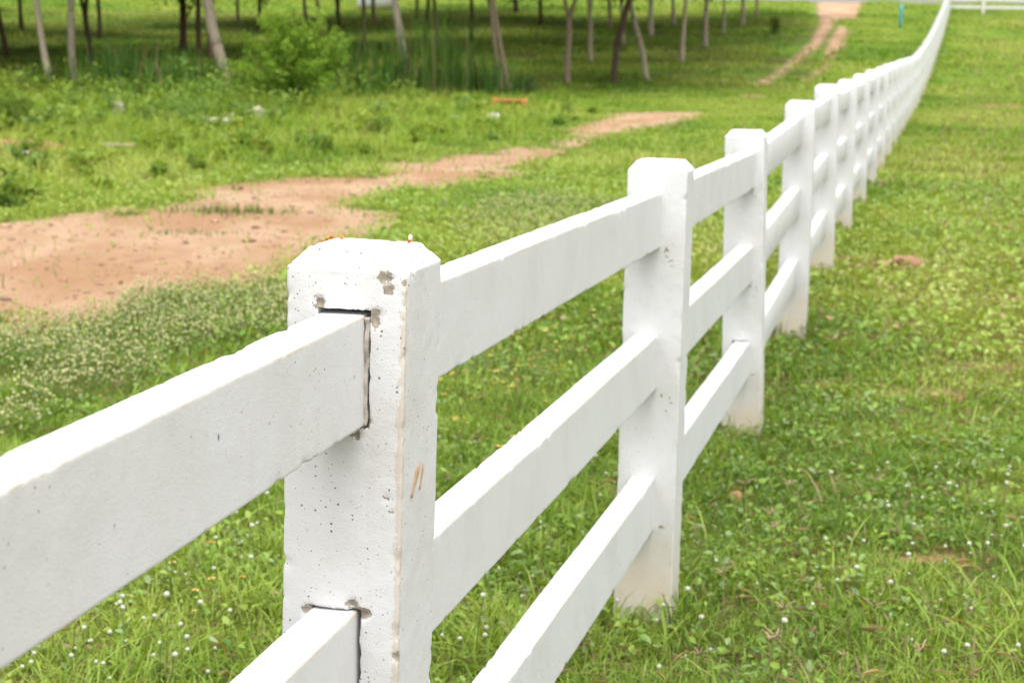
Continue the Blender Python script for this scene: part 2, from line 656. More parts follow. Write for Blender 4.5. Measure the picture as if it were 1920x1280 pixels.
gc = gc * (1 - b) + np.array([.34, .18, .11]) * b
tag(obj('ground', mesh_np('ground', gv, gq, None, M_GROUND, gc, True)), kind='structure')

# dirt track as a sheet of its own
def sheet_cells(poly, cell, lift):
    x0, y0 = poly.min(0) - 1.2
    x1, y1 = poly.max(0) + 1.2
    xs = np.arange(x0, x1 + cell, cell)
    ys = np.arange(y0, y1 + cell, cell)
    A, B = np.meshgrid(xs, ys, indexing='ij')
    cx, cy = A[:-1, :-1] + cell / 2, B[:-1, :-1] + cell / 2
    return A, B, cx, cy


mb = MB()
done = []
for kk, p in enumerate(PATHS):
    far = p[:, 1].mean()
    cell = 0.07 if far < 30 else (0.16 if far < 60 else 0.3)
    A, B, cx, cy = sheet_cells(p, cell, 0.008)
    msk = path_mask(cx, cy)
    for (q0, q1) in done:                      # keep sheets from overlapping
        msk &= ~((cx > q0[0]) & (cx < q1[0]) & (cy > q0[1]) & (cy < q1[1]))
    done.append((p.min(0) - 1.2, p.max(0) + 1.2))
    na, nb = A.shape
    i, j = np.nonzero(msk)
    q = np.stack([i * nb + j, (i + 1) * nb + j, (i + 1) * nb + j + 1, i * nb + j + 1], 1)
    v = np.stack([A, B, terrain(A, B) + 0.010], -1).reshape(-1, 3)
    used, inv = np.unique(q.ravel(), return_inverse=True)
    if len(used):
        mb.add(v[used], inv.reshape(-1, 4))
tag(obj('dirt_path', mb.mesh('dirt_path', M_DIRT, True)), kind='structure')

# pebbles and crumbs of clay on the track
pb = MB()
p0 = PATHS[0]
n = 9000
x, y = rng.uniform(-7, 3, n), rng.uniform(7.5, 26, n)
kp = path_mask(x, y)
x, y = x[kp], y[kp]
n = len(x)
d = np.array([[1, 0, 0], [0, 1, 0], [-1, 0, 0], [0, -1, 0], [0, 0, 1], [0, 0, -1]], float)
sz = np.exp(rng.normal(-4.6, .45, n))
P = np.stack([x, y, terrain(x, y) + .010 + .25 * sz], 1)
jit = 1 + .35 * rng.normal(0, 1, (n, 6, 1))
V = (P[:, None] + d[None] * jit * sz[:, None, None] * np.array([1, 1, .6])).reshape(-1, 3)
f = np.array([[0, 1, 4], [1, 2, 4], [2, 3, 4], [3, 0, 4], [1, 0, 5], [2, 1, 5], [3, 2, 5], [0, 3, 5]])
pc = np.array([.36, .21, .13]) * rng.uniform(.55, 1.5, n)[:, None] + rng.uniform(0, .07, n)[:, None]
pb.add(V, None, (np.arange(n)[:, None, None] * 6 + f[None]).reshape(-1, 3), np.repeat(pc, 6, axis=0))
tag(obj('gravel', pb.mesh('gravel', M_STONE)), 'loose pebbles and clay crumbs on the dirt track', 'gravel', kind='stuff')

# road across the top of the slope
rx = np.arange(-400, 401, 4.0)
prof = [(-0.35, -0.10), (0.0, 0.05), (0.6, 0.06), (4.2, 0.13), (7.8, 0.06), (8.4, 0.05), (8.75, -0.10)]
v, q = [], []
for a in rx:
    y0 = 116.5 + 0.012 * a
    zc = float(np.interp(y0 + 4.2, _gy, _gzs))
    for d, h in prof:
        v.append((a, y0 + d, float(np.interp(y0 + d, _gy, _gzs)) + 0.02 + h))
m_ = len(prof)
for a in range(len(rx) - 1):
    for b_ in range(m_ - 1):
        q.append((a * m_ + b_, (a + 1) * m_ + b_, (a + 1) * m_ + b_ + 1, a * m_ + b_ + 1))
tag(obj('road', mesh_np('road', v, q, None, M_ROAD, None, True)), kind='structure')

# ---------------------------------------------------------------- the white fence
H_POST, HALF = 1.22, 0.0765
RAIL_TOP, RAIL_H = (0.080, 0.446, 0.820), 0.139
RAIL_X0, RAIL_X1 = -0.036, 0.024
top_px = {1: 1.25, 2: 1.197, 3: 1.151, 4: 1.182, 5: 1.203, 6: 1.178, 7: 1.172, 8: 1.167, 9: 1.158, 10: 1.152}
NPOST = 38


def post_top(k):
    y = FENCE_Y0 + FENCE_DY * (k - 1)
    if k in top_px:
        return top_px[k]
    if k < 1:
        return 1.253
    return float(np.interp(y, _gy, _gzs)) + 1.20


def post_xy(k):
    y = FENCE_Y0 + FENCE_DY * (k - 1)
    return np.array([float(fence_x(y)), y])


def post_lattice(H, dense):
    r = 0.0026
    if dense:
        a = np.concatenate([[-HALF, -HALF + .0010, -HALF + .0026], np.linspace(-HALF + .005, HALF - .005, int(2 * HALF / .0036)), [HALF - .0026, HALF - .0010, HALF]])
        zs = np.concatenate([[-.3, 0.0], np.arange(.05, H - .6, .012), np.arange(H - .6, H - .027, .004), [H - .0245, H - .0235], np.linspace(H - .021, H - .003, 7), [H - .001, H]])
    else:
        a = np.array([-HALF, -HALF + r, -.03, .03, HALF - r, HALF])
        zs = np.array([-.3, 0, .4, .8, H - .06, H - .0255, H - .0225, H - .001, H])
    v, f = lattice_box(a, a, zs)
    return v, f, r


def build_post_mesh(name, H, mat, dense=False, seed=0, chips=()):
    v, f, r = post_lattice(H, dense)
    p = v.copy()
    # rounded arrises
    inner = HALF - r
    core = np.clip(p[:, :2], -inner, inner)
    d = p[:, :2] - core
    ln = np.linalg.norm(d, axis=1)
    corner = (np.abs(d[:, 0]) > 1e-9) & (np.abs(d[:, 1]) > 1e-9)
    p[corner, :2] = core[corner] + d[corner] / ln[corner, None] * r
    # chamfered head
    ch = 0.024
    s = np.clip((p[:, 2] - (H - ch)) / ch, 0, 1) * 0.021
    p[:, :2] *= ((HALF - s) / HALF)[:, None]
    if dense:
        e1 = HALF - np.abs(v[:, 0])
        e2 = HALF - np.abs(v[:, 1])
        near = np.maximum(e1, e2)                     # small close to an upright corner
        edge = np.clip(1 - near / 0.014, 0, 1)
        headedge = np.clip(1 - np.abs(v[:, 2] - (H - ch)) / 0.012, 0, 1) + np.clip(1 - np.abs(v[:, 2] - H) / 0.006, 0, 1)
        edge = np.clip(edge + 1.3 * headedge, 0, 1.5)
        n1 = fbm(p[:, 0] * 55, p[:, 1] * 55, p[:, 2] * 55, seed, 3)
        n2 = fbm(p[:, 0] * 16, p[:, 1] * 16, p[:, 2] * 16, seed + 5, 2)
        push = 0.0003 * n1 + 0.0004 * n2 + edge * 0.0040 * np.clip(.6 * n2 + 0.9 * n1 - 0.25, 0, 1.2)
        cen = np.stack([p[:, 0] * 0, p[:, 1] * 0, np.minimum(p[:, 2], H - .1)], 1)
        dirv = p - cen
        dirv /= np.linalg.norm(dirv, axis=1)[:, None] + 1e-9
        p = p - dirv * push[:, None]
        for (x, y, z, rr) in chips:
            wob = 0.5 * fbm(p[:, 0] * 90, p[:, 1] * 90, p[:, 2] * 90, seed + 9, 2)
            dd = np.sqrt((p[:, 0] - x) ** 2 + (p[:, 1] - y) ** 2 + (p[:, 2] - z) ** 2) / rr + wob
            dep = np.clip(1.15 - dd, 0, 1) * min(0.007, rr * .6)
            p = p - np.sign(y) * np.array([0, 1, 0]) * dep[:, None]
    me = mesh_np(name, p, f, None, mat, None, dense)
    if dense:
        me.set_sharp_from_angle(angle=math.radians(32))
    return me


def cut_slots(o, boxes, seed):
    """mortices: real holes, ragged rims"""
    for bi, (x0, x1, z0, z1, y0, y1) in enumerate(boxes):
        v, f = lattice_box(np.linspace(x0, x1, 12), np.linspace(y0, y1, 8), np.linspace(z0, z1, 26))
        n = noise3(v[:, 0] * 110, v[:, 1] * 60, v[:, 2] * 110, seed + bi)
        n2 = noise3(v[:, 0] * 40, v[:, 1] * 40, v[:, 2] * 40, seed + bi + 50)
        cx, cz = (x0 + x1) / 2, (z0 + z1) / 2
        d = np.stack([v[:, 0] - cx, v[:, 1] * 0, v[:, 2] - cz], 1)
        onx = np.isclose(v[:, 0], x0) | np.isclose(v[:, 0], x1)
        onz = np.isclose(v[:, 2], z0) | np.isclose(v[:, 2], z1)
        v[:, 0] += np.where(onx, np.sign(d[:, 0]) * (0.0016 * n + 0.0012 * n2), 0)
        v[:, 2] += np.where(onz, np.sign(d[:, 2]) * (0.0016 * n + 0.0012 * n2), 0)
        cut = bpy.data.objects.new('slot_cutter', mesh_np('slot_cutter', v, f))
        COL.objects.link(cut)
        cut.matrix_world = o.matrix_world
        md = o.modifiers.new('slot', 'BOOLEAN')
        md.operation = 'DIFFERENCE'
        md.solver = 'EXACT'
        md.object = cut
        bpy.context.view_layer.update()
        dg = bpy.context.evaluated_depsgraph_get()
        me = bpy.data.meshes.new_from_object(o.evaluated_get(dg))
        o.modifiers.clear()
        o.data = me
        bpy.data.objects.remove(cut)


def frame_at(k):
    a = post_xy(k + 1) - post_xy(k - 1)
    return math.atan2(-a[0], a[1])                     # rotation about z that turns +Y along the fence


fence = empty('white_fence', (*post_xy(1), 0.0))
tag(fence, 'long white painted concrete fence of square posts and three rails running up the meadow', 'fence')
FO = np.array([*post_xy(1), 0.0])

# chips seen on the near post: pixel on its front face -> local point
rz1 = frame_at(1)
a1 = np.array([-math.sin(rz1), math.cos(rz1)])
n1v = np.array([math.cos(rz1), math.sin(rz1)])
T1 = post_top(1)


def on_front(u, v):
    d = ray(u, v)
    p0 = FO[:2] - a1 * HALF
    t = ((p0 - CAM_P[:2]) @ a1) / (d[:2] @ a1)
    q = CAM_P + d * t
    return float((q[:2] - FO[:2]) @ n1v) + P1_LEAN * (T1 - float(q[2])) + P1_YAW * HALF, -HALF, float(q[2] - (T1 - H_POST))


P1_LEAN, P1_YAW = .018, .034            # the near post stands a little askew
chip1 = []
for (u, v, r) in [(722, 520, .0095), (730, 540, .0075), (758, 528, .0055), (712, 492, .0060), (600, 567, .0075), (700, 590, .0095), (705, 606, .0055), (577, 1142, .0080),
                  (660, 1132, .0085), (668, 1142, .0095), (684, 1148, .0085), (749, 1228, .0085), (686, 792, .0075), (670, 815, .006), (724, 932, .0035), (764, 720, .004), (735, 957, .003), (766, 655, .005)]:
    x, y, z = on_front(u, v)
    chip1.append((x, y, z, r))
M_POST1 = paint_mat('worn_white_painted_concrete', chip1, 0.95, edge=(HALF, -HALF))
p2chip = [(.045, -HALF, H_POST - .25, .004), (.03, -HALF, H_POST - .6, .005), (.055, -HALF, H_POST - .62, .004), (.042, -HALF, H_POST - .95, .006), (.03, -HALF, H_POST - .225, .006)] + [(.032 + .032 * ((i_ * 7) % 5) / 5, -HALF, H_POST - .24 - .365 * (i_ % 3) - .05 * ((i_ * 3) % 4) / 4, .0034 - .0005 * (i_ % 3)) for i_ in range(9)]
M_POST2 = paint_mat('scuffed_white_painted_concrete', p2chip, 0.85)

me_far = build_post_mesh('post', H_POST, M_PAINT)
posts = []
for k in range(0, NPOST + 1):
    x, y = post_xy(k)
    zb = post_top(k) - H_POST
    if k == 1:
        me = build_post_mesh('post', H_POST, M_POST1, True, 4, chip1)
    elif k in (2, 3):
        me = build_post_mesh('post', H_POST, M_POST2, True, 4 + k * 7)
    else:
        me = me_far
    o = obj('post', me, fence, (x - FO[0], y - FO[1], zb), (0, 0, frame_at(k) if 0 < k < NPOST else frame_at(min(max(k, 1), NPOST - 1))))
    lean = {2: .010, 3: -.018, 4: .006}.get(k, 0.006 * math.sin(k * 2.3))
    if k >= 2:
        o.rotation_euler = (0.004 * math.sin(k * 1.7), lean, o.rotation_euler[2])
    if k == 1:
        o.location.x -= float(math.cos(rz1)) * P1_LEAN * H_POST
        o.location.y -= float(math.sin(rz1)) * P1_LEAN * H_POST
        o.rotation_euler = (0, P1_LEAN, rz1 - P1_YAW)
        o.scale = (1.015, 1.015, 1)
    posts.append(o)
tag(posts[1], label='nearest post, chipped at the top corner and pitted, with a dark gap around its rail')
bpy.context.view_layer.update()


SHIFT1, DROP1 = (-.004, -.014, -.014), (0.0, .012, .012)      # how the nearest span sits in its mortices


def slot(k, ri, g_top, g_right, g_left=0.001, g_bot=0.001, drop=0.0):
    sx = SHIFT1[ri] + P1_LEAN * (RAIL_TOP[ri] + .07) + P1_YAW * HALF if k == 1 else 0
    drop += DROP1[ri] if k == 1 else 0
    t = H_POST - RAIL_TOP[ri] - drop
    return (RAIL_X0 - g_left + sx, RAIL_X1 + g_right + sx, t - RAIL_H - g_bot, t + g_top, -HALF - .03, -HALF + .055)


cut_slots(posts[1], [slot(1, 0, .0075, .0070, .002, .002), slot(1, 1, .0030, .0055, .001, .003), slot(1, 2, .002, .004)], 11)
cut_slots(posts[3], [slot(3, 2, .004, .003, .001, .003)], 51)


def rail_mesh(name, L, mat, dense, seed):
    hw, hh = (RAIL_X1 - RAIL_X0) / 2, RAIL_H / 2
    r = 0.003
    if dense:
        def axis(h, step):
            return np.concatenate([[-h, -h + .0012, -h + .0026], np.linspace(-h + .005, h - .005, int(2 * h / step)), [h - .0026, h - .0012, h]])
        xs, zs = axis(hw, .006), axis(hh, .008)
        ys = np.linspace(0, L, int(L / .0062))
    else:
        xs = np.array([-hw, -hw + r, hw - r, hw])
        zs = np.array([-hh, -hh + r, hh - r, hh])
        ys = np.linspace(0, L, 5)
    v, f = lattice_box(xs, ys, zs)
    p = v.copy()
    for (h1, c1), (h2, c2) in (((hw, 0), (hh, 2)),):
        core = np.stack([np.clip(p[:, c1], -h1 + r, h1 - r), np.clip(p[:, c2], -h2 + r, h2 - r)], 1)
        d = p[:, [c1, c2]] - core
        ln = np.linalg.norm(d, axis=1)
        cn = (np.abs(d[:, 0]) > 1e-9) & (np.abs(d[:, 1]) > 1e-9)
        p[cn, c1] = core[cn, 0] + d[cn, 0] / ln[cn] * r
        p[cn, c2] = core[cn, 1] + d[cn, 1] / ln[cn] * r
    if dense:
        e = np.maximum(hw - np.abs(v[:, 0]), hh - np.abs(v[:, 2]))
        edge = np.clip(1 - e / 0.008, 0, 1)
        a = fbm(p[:, 0] * 45, p[:, 1] * 45, p[:, 2] * 45, seed, 3)
        b2 = fbm(p[:, 0] * 9, p[:, 1] * 9, p[:, 2] * 9, seed + 3, 3)
        c2 = noise3(p[:, 1] * 2.2, 0, 0, seed + 8)
        push = 0.0002 * a + 0.0004 * b2 + edge * (0.0052 * np.clip(a * .9 + b2 * .9 - .45, 0, 1.3))
        d = p.copy()
        d[:, 1] = 0
        d /= np.linalg.norm(d, axis=1)[:, None] + 1e-9
        p = p - d * push[:, None]
        p[:, 2] += 0.0012 * c2
    return mesh_np(name, p, f, None, mat, None, dense)


rail_list = []
far_rail_L = None
me_rail_far = rail_mesh('rail', 1.0, M_RAIL, False, 0)
rail_count = 0
stuff_rails = MB()
for k in range(0, NPOST):
    A, B = post_xy(k), post_xy(k + 1)
    dvec = B - A
    L = np.linalg.norm(dvec)
    ang = math.atan2(-dvec[0], dvec[1])
    ux = np.array([math.cos(ang), math.sin(ang)])
    uy = np.array([-math.sin(ang), math.cos(ang)])
    inset = HALF - 0.048
    Lr = L - 2 * inset
    cxm = (RAIL_X0 + RAIL_X1) / 2
    start = A + uy * inset + ux * cxm
    for ri, off in enumerate(RAIL_TOP):
        za = post_top(k) - off - RAIL_H / 2
        zb = post_top(k + 1) - off - RAIL_H / 2
        if k == 0:                                     # this span hangs a little low in the near post
            zb -= .001 + DROP1[ri]
            za = zb + .006
        elif k == 1:
            za += .004
        pitch = math.atan2(zb - za, Lr)
        rail_count += 1
        if rail_count <= 100:
            dense = k <= 2
            if dense:
                me = rail_mesh('rail', Lr, M_RAIL, True, 100 + k * 10 + ri)
                o = obj('rail', me, fence)
            else:
                o = obj('rail', me_rail_far, fence)
                o.scale = (1, Lr, 1)
            sh = ux * (SHIFT1[ri] if k == 0 else 0)
            o.location = (float(start[0] + sh[0] - FO[0]), float(start[1] + sh[1] - FO[1]), float(za))
            o.rotation_euler = (pitch, 0, ang)
            rail_list.append(o)
        else:
            hw, hh = (RAIL_X1 - RAIL_X0) / 2, RAIL_H / 2
            v, f = lattice_box(np.array([-hw, hw]), np.linspace(0, Lr, 3), np.array([-hh, hh]))
            w3 = np.stack([start[0] + ux[0] * v[:, 0] + uy[0] * v[:, 1] - FO[0], start[1] + ux[1] * v[:, 0] + uy[1] * v[:, 1] - FO[1],
                           za + v[:, 2] + (zb - za) * v[:, 1] / Lr], 1)
            stuff_rails.add(w3, f)
if stuff_rails.n:
    o = obj('rail', stuff_rails.mesh('rail', M_RAIL), fence)
    o['kind'] = 'stuff'

# bare render beside the near top rail's end, straw fibres and flecks
M_RENDER = vcol_mat('bare_render', 0.95, 0.1, 160, 0.3, 0.5, 0.002)
v, f = lattice_box(np.linspace(-.0026, .0026, 5), np.linspace(-.010, .012, 6), np.linspace(-.068, .068, 40))
v[:, 0] += .0012 * noise3(v[:, 2] * 90, v[:, 1] * 60, 0, 3)
v[:, 1] += .0030 * noise3(v[:, 2] * 70, v[:, 0] * 60, 1, 4)
z_r = H_POST - RAIL_TOP[0] - RAIL_H / 2
obj('mortar_joint', mesh_np('mortar_joint', v + np.array([RAIL_X1 + .0022 + SHIFT1[0] + P1_LEAN * .15 + P1_YAW * HALF, -HALF + .010, z_r]), f, None, M_RENDER, np.tile([.44, .40, .35], (len(v), 1)), True), posts[1])
mb = MB()
for (u0, v0, u1, v1, r_) in [(801, 868, 795, 915, .0012), (791, 872, 782, 930, .0017), (797, 863, 788, 905, .0009)]:
    pp = []
    for t in np.linspace(0, 1, 6):
        d = ray(u0 + (u1 - u0) * t, v0 + (v1 - v0) * t)
        p0 = FO[:2] + n1v * (HALF + .0015)
        tt = ((p0 - CAM_P[:2]) @ n1v) / (d[:2] @ n1v)
        qv = CAM_P + d * tt
        pp.append((float((qv[:2] - FO[:2]) @ n1v), float((qv[:2] - FO[:2]) @ a1), float(qv[2] - (T1 - H_POST)) + .001 * math.sin(t * 7)))
        pp[-1] = (HALF + .0010, pp[-1][1], pp[-1][2])
    tube(mb, pp, r_, 6, (.40, .27, .16))
obj('straw_fibre', mb.mesh('straw_fibre', M_STRAW), posts[1])

for (u, v_, col_, sz_) in [(410, 820, (.10, .13, .34), .0035), (215, 985, (.25, .23, .20), .002), (665, 707, (.16, .14, .11), .0025)]:
    d = ray(u, v_)
    p0 = FO[:2] + n1v * (RAIL_X1 + SHIFT1[0] + .0006)
    tt = ((p0 - CAM_P[:2]) @ n1v) / (d[:2] @ n1v)
    qv = CAM_P + d * tt
    vv = np.array([[0, -.35, -1.2], [.25, .2, -.4], [.2, .5, .5], [.1, .1, 1.3], [.25, -.4, .5]]) * sz_
    w3 = np.stack([vv[:, 0] * .3, vv[:, 1], vv[:, 2]], 1)
    obj('paint_fleck', mesh_np('paint_fleck', w3, None, [[0, 1, 4], [1, 2, 4], [2, 3, 4]], M_STONE, np.tile(col_, (5, 1))), fence, (*(qv[:2] - FO[:2]), qv[2]), (0, 0, rz1))

# far cross fence turning right from the corner
cx0, cy0 = post_xy(NPOST)
cf = empty('white_fence', (cx0 + 1.72, cy0 + .1, float(terrain(cx0 + 1.72, cy0))))
tag(cf, 'far white fence crossing behind the meadow at the top right corner', 'fence')
cpos = [np.array([cx0 + 1.72 + 2.58 * i_, cy0 + .1 + .02 * i_]) for i_ in range(6)]
for i_, p in enumerate(cpos):
    o = obj('post', me_far, cf, (p[0] - cpos[0][0], p[1] - cpos[0][1], float(terrain(*p) - 0.02 - terrain(*cpos[0]))))
seg = [np.array([cx0, cy0 + .1])] + cpos
for i_ in range(len(seg) - 1):
    A, B = seg[i_], seg[i_ + 1]
    L = np.linalg.norm(B - A) - 2 * .03
    for off in RAIL_TOP:
        o = obj('rail', me_rail_far, cf)
        o.scale = (1, L, 1)
        o.location = (float(A[0] + .03 - cpos[0][0]), float(A[1] - cpos[0][1]), float(terrain(*B) - 0.02 - terrain(*cpos[0])) + H_POST - off - RAIL_H / 2)
        o.rotation_euler = (0, 0, -math.pi / 2 + .008)

# ---------------------------------------------------------------- grass
PAL = np.array([[.090, .195, .018], [.205, .340, .034], [.310, .420, .058], [.400, .455, .115]])


def grass_color(x, y, n, yellow=0.0, dry=0.03, dark=0.0):
    right = np.clip((x - fence_x(y)) / 1.0, 0, 1) * np.clip((y - 3.5) / 14, 0, 1)
    yellow = yellow + .55 * right + .28 * (x < fence_x(y)) * np.clip((20 - y) / 5, 0, 1)
    dry = dry + .16 * right
    t = np.clip(patch(x, y) * 2.0 + rng.normal(0.45, .55, n) + yellow - dark, 0, 2.999)
    i0 = t.astype(int)
    f = (t - i0)[:, None]
    c = PAL[i0] * (1 - f) + PAL[np.minimum(i0 + 1, 3)] * f
    d = rng.random(n) < dry
    c[d] = np.array([.30, .235, .11]) * rng.uniform(.7, 1.2, d.sum())[:, None]
    return c


def blades(x, y, h, w, bend, col, levels=2, z=None):
    n = len(x)
    az = rng.uniform(0, 2 * np.pi, n)
    dx, dy = np.cos(az), np.sin(az)
    tw = az + np.pi / 2 + rng.normal(0, .5, n)
    wx, wy = np.cos(tw), np.sin(tw)
    z0 = (terrain(x, y) if z is None else z) - 0.006
    V, C = [], []
    ts = [0, .5] if levels == 2 else [0, .35, .7]
    for t in ts:
        out = bend * h * t ** 1.6
        up = h * (t - .45 * bend * t * t)
        ww = w * (1 - .35 * t) * (.75 if t == 0 else 1)
        cxx, cyy, czz = x + dx * out, y + dy * out, z0 + up
        for s in (-.5, .5):
            V.append(np.stack([cxx + wx * ww * s, cyy + wy * ww * s, czz], 1))
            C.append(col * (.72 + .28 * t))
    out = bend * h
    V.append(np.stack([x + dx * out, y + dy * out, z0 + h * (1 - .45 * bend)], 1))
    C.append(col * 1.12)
    m_ = len(V)
    V = np.stack(V, 1).reshape(-1, 3)
    C = np.stack(C, 1).reshape(-1, 3)
    b = np.arange(n) * m_
    if levels == 2:
        q = np.stack([b, b + 1, b + 3, b + 2], 1)
        t = np.stack([b + 2, b + 3, b + 4], 1)
    else:
        q = np.concatenate([np.stack([b, b + 1, b + 3, b + 2], 1), np.stack([b + 2, b + 3, b + 5, b + 4], 1)])
        t = np.stack([b + 4, b + 5, b + 6], 1)
    return V, q, t, C


def leaves(P, nrm_tilt, size, col, asp=0.55, az=None, fold=0.15):
    """six-sided folded leaflets at points P"""
    n = len(P)
    az = rng.uniform(0, 2 * np.pi, n) if az is None else az
    tl = nrm_tilt
    ax = np.stack([np.cos(az) * np.cos(tl), np.sin(az) * np.cos(tl), np.sin(tl)], 1)
    sx = np.stack([-np.sin(az), np.cos(az), np.zeros(n)], 1)
    rl = rng.normal(0, .45, n)[:, None]
    up = np.cross(ax, sx)
    sx = sx * np.cos(rl) + up * np.sin(rl)
    up = np.cross(ax, sx)
    s = size[:, None]
    pts = [P, P + ax * s * .35 + sx * s * asp * .5 + up * s * fold * .5, P + ax * s * .7 + sx * s * asp * .38 + up * s * fold * .4,
           P + ax * s - up * s * .08, P + ax * s * .7 - sx * s * asp * .38 + up * s * fold * .4, P + ax * s * .35 - sx * s * asp * .5 + up * s * fold * .5]
    V = np.stack(pts, 1).reshape(-1, 3)
    b = np.arange(n) * 6
    q = np.concatenate([np.stack([b, b + 1, b + 2, b + 3], 1), np.stack([b, b + 3, b + 4, b + 5], 1)])
    C = np.repeat(col, 6, axis=0) * np.tile(np.array([.85, 1, 1.05, 1.1, 1.05, 1])[None], (n, 1)).reshape(-1, 1)
    return V, q, None, C


def scatter(y0, y1, density, kx=.31, mx=1.0, cull=True):
    n = int(density * ((kx * (y1 ** 2 - y0 ** 2)) + 2 * mx * (y1 - y0)))
    u = rng.random(n)
    # y distributed by the width of the wedge
    ys = np.linspace(y0, y1, 400)
    cdf = np.cumsum(2 * (kx * ys + mx))
    cdf = (cdf - cdf[0]) / (cdf[-1] - cdf[0])
    y = np.interp(u, cdf, ys)
    x = rng.uniform(-1, 1, n) * (kx * y + mx)
    if cull:
        sp = np.minimum(.09 + .004 * y, .2)
        thin = path_mask(x + rng.normal(0, 1, n) * sp, y + rng.normal(0, 1.6, n) * sp) & (rng.random(n) > .012)
        b = bare_amt(x, y)
        keep = ~thin & (rng.random(n) > b * .94)
        x, y = x[keep], y[keep]
    return x, y


WEED_PX = [(-260, 175), (240, 160), (420, 165), (700, 172), (850, 178), (940, 188), (1060, 178), (1110, 212), (1060, 232), (1000, 255), (850, 272), (690, 300),
           (560, 325), (440, 335), (330, 350), (150, 385), (-260, 410)]
WEED = poly_ground(WEED_PX)

lawn = MB()
# near sward
x, y = scatter(2.6, 8.2, 6200, .31, .9)
left = x < fence_x(y)
tuft = np.clip(fbm(x / .22, y / .22, 0, 61, 2) * .8 + .55, .15, 1.4)
h = np.where(left, .105, .070) * rng.uniform(.55, 1.35, len(x)) * (.55 + .6 * tuft)
w_ = rng.uniform(.0028, .0062, len(x))
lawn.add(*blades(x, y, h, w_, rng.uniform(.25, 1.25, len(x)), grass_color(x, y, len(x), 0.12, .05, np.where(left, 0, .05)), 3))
# middle
x, y = scatter(8.2, 20, 2500, .31, .9)
left = x < fence_x(y)
tuft = np.clip(fbm(x / .35, y / .35, 0, 62, 2) * .8 + .5, .1, 1.4)
h = np.where(left, .090, .075) * rng.uniform(.5, 1.3, len(x)) * (.5 + .7 * tuft)
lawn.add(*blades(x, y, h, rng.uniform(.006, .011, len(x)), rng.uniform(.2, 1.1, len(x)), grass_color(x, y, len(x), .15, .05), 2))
# further
x, y = scatter(20, 50, 430, .31, 2.0)
tuft = np.clip(fbm(x / .8, y / .8, 0, 63, 3) * .9 + .5, .05, 1.5)
h = .10 * rng.uniform(.5, 1.3, len(x)) * (.45 + .8 * tuft)
lawn.add(*blades(x, y, h, rng.uniform(.014, .028, len(x)), rng.uniform(.2, 1.0, len(x)), grass_color(x, y, len(x), .10, .05), 2))
# the slope
x, y = scatter(50, 122, 60, .31, 3.0)
tuft = np.clip(fbm(x / 1.8, y / 1.8, 0, 64, 3) * .9 + .5, .05, 1.5)
h = .15 * rng.uniform(.5, 1.3, len(x)) * (.4 + .8 * tuft)
h *= np.where(path_mask(x, y - 1.5) | path_mask(x, y - 3), .25, 1)
lawn.add(*blades(x, y, h, rng.uniform(.03, .06, len(x)), rng.uniform(.2, 1.0, len(x)), grass_color(x, y, len(x), .15, .05), 2))
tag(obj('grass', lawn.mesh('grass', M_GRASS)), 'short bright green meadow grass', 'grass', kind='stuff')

# long loose blades and dead straw lying about
x, y = scatter(2.6, 14, 46, .31, .9)
n = len(x)
lawn_long = blades(x, y, rng.uniform(.10, .24, n), rng.uniform(.004, .0085, n), rng.uniform(.5, 1.3, n), grass_color(x, y, n, .5, .10), 3)
ll = MB().add(*lawn_long)
x, y = scatter(2.6, 14, 120, .31, .9)
n = len(x)
P = np.stack([x, y, terrain(x, y) + rng.uniform(.015, .06, n)], 1)
ll.add(*leaves(P, rng.normal(.05, .2, n), rng.uniform(.02, .07, n), np.array([.34, .25, .13]) * rng.uniform(.5, 1.25, n)[:, None], .14))
tag(obj('loose_straw', ll.mesh('loose_straw', M_GRASS)), 'long loose blades and dead straw in the near grass', 'straw', kind='stuff')

# broad-leaved creeping herbs in the near sward
herb = MB()
x, y = scatter(2.6, 9.5, 2700, .31, .9)
clump = fbm(x / .30, y / .30, 0, 71, 3)
kp = clump > rng.uniform(-.5, .6, len(x))
x, y = x[kp], y[kp]
n = len(x)
P = np.stack([x, y, terrain(x, y) + rng.uniform(.01, .075, n)], 1)
c = grass_color(x, y, n, -.1, .012)
gl = rng.random(n) < .22
c[gl] = np.array([.22, .31, .11]) * rng.uniform(.8, 1.25, gl.sum())[:, None]
herb.add(*leaves(P, rng.normal(.12, .45, n), rng.uniform(.010, .032, n) * rng.uniform(.7, 1.3, n), c, .6))
x, y = scatter(9.5, 22, 420, .31, .9)
n = len(x)
P = np.stack([x, y, terrain(x, y) + rng.uniform(.02, .08, n)], 1)
herb.add(*leaves(P, rng.normal(.1, .45, n), rng.uniform(.025, .055, n), grass_color(x, y, n, 0, .02), .6))
tag(obj('ground_cover', herb.mesh('ground_cover', M_LEAF)), 'low creeping broad-leaved herbs among the grass', 'ground cover', kind='stuff')

# pale flowering weeds left of the fence
def oct_balls(P, r, col):
    n = len(P)
    d = np.array([[1, 0, 0], [0, 1, 0], [-1, 0, 0], [0, -1, 0], [0, 0, 1], [0, 0, -1]], float)
    V = (P[:, None] + d[None] * r[:, None, None]).reshape(-1, 3)
    b = np.arange(n)[:, None] * 6
    f = np.array([[0, 1, 4], [1, 2, 4], [2, 3, 4], [3, 0, 4], [1, 0, 5], [2, 1, 5], [3, 2, 5], [0, 3, 5]])
    t = (b[:, None] + f[None]).reshape(-1, 3)
    return V, None, t, np.repeat(col, 6, axis=0)


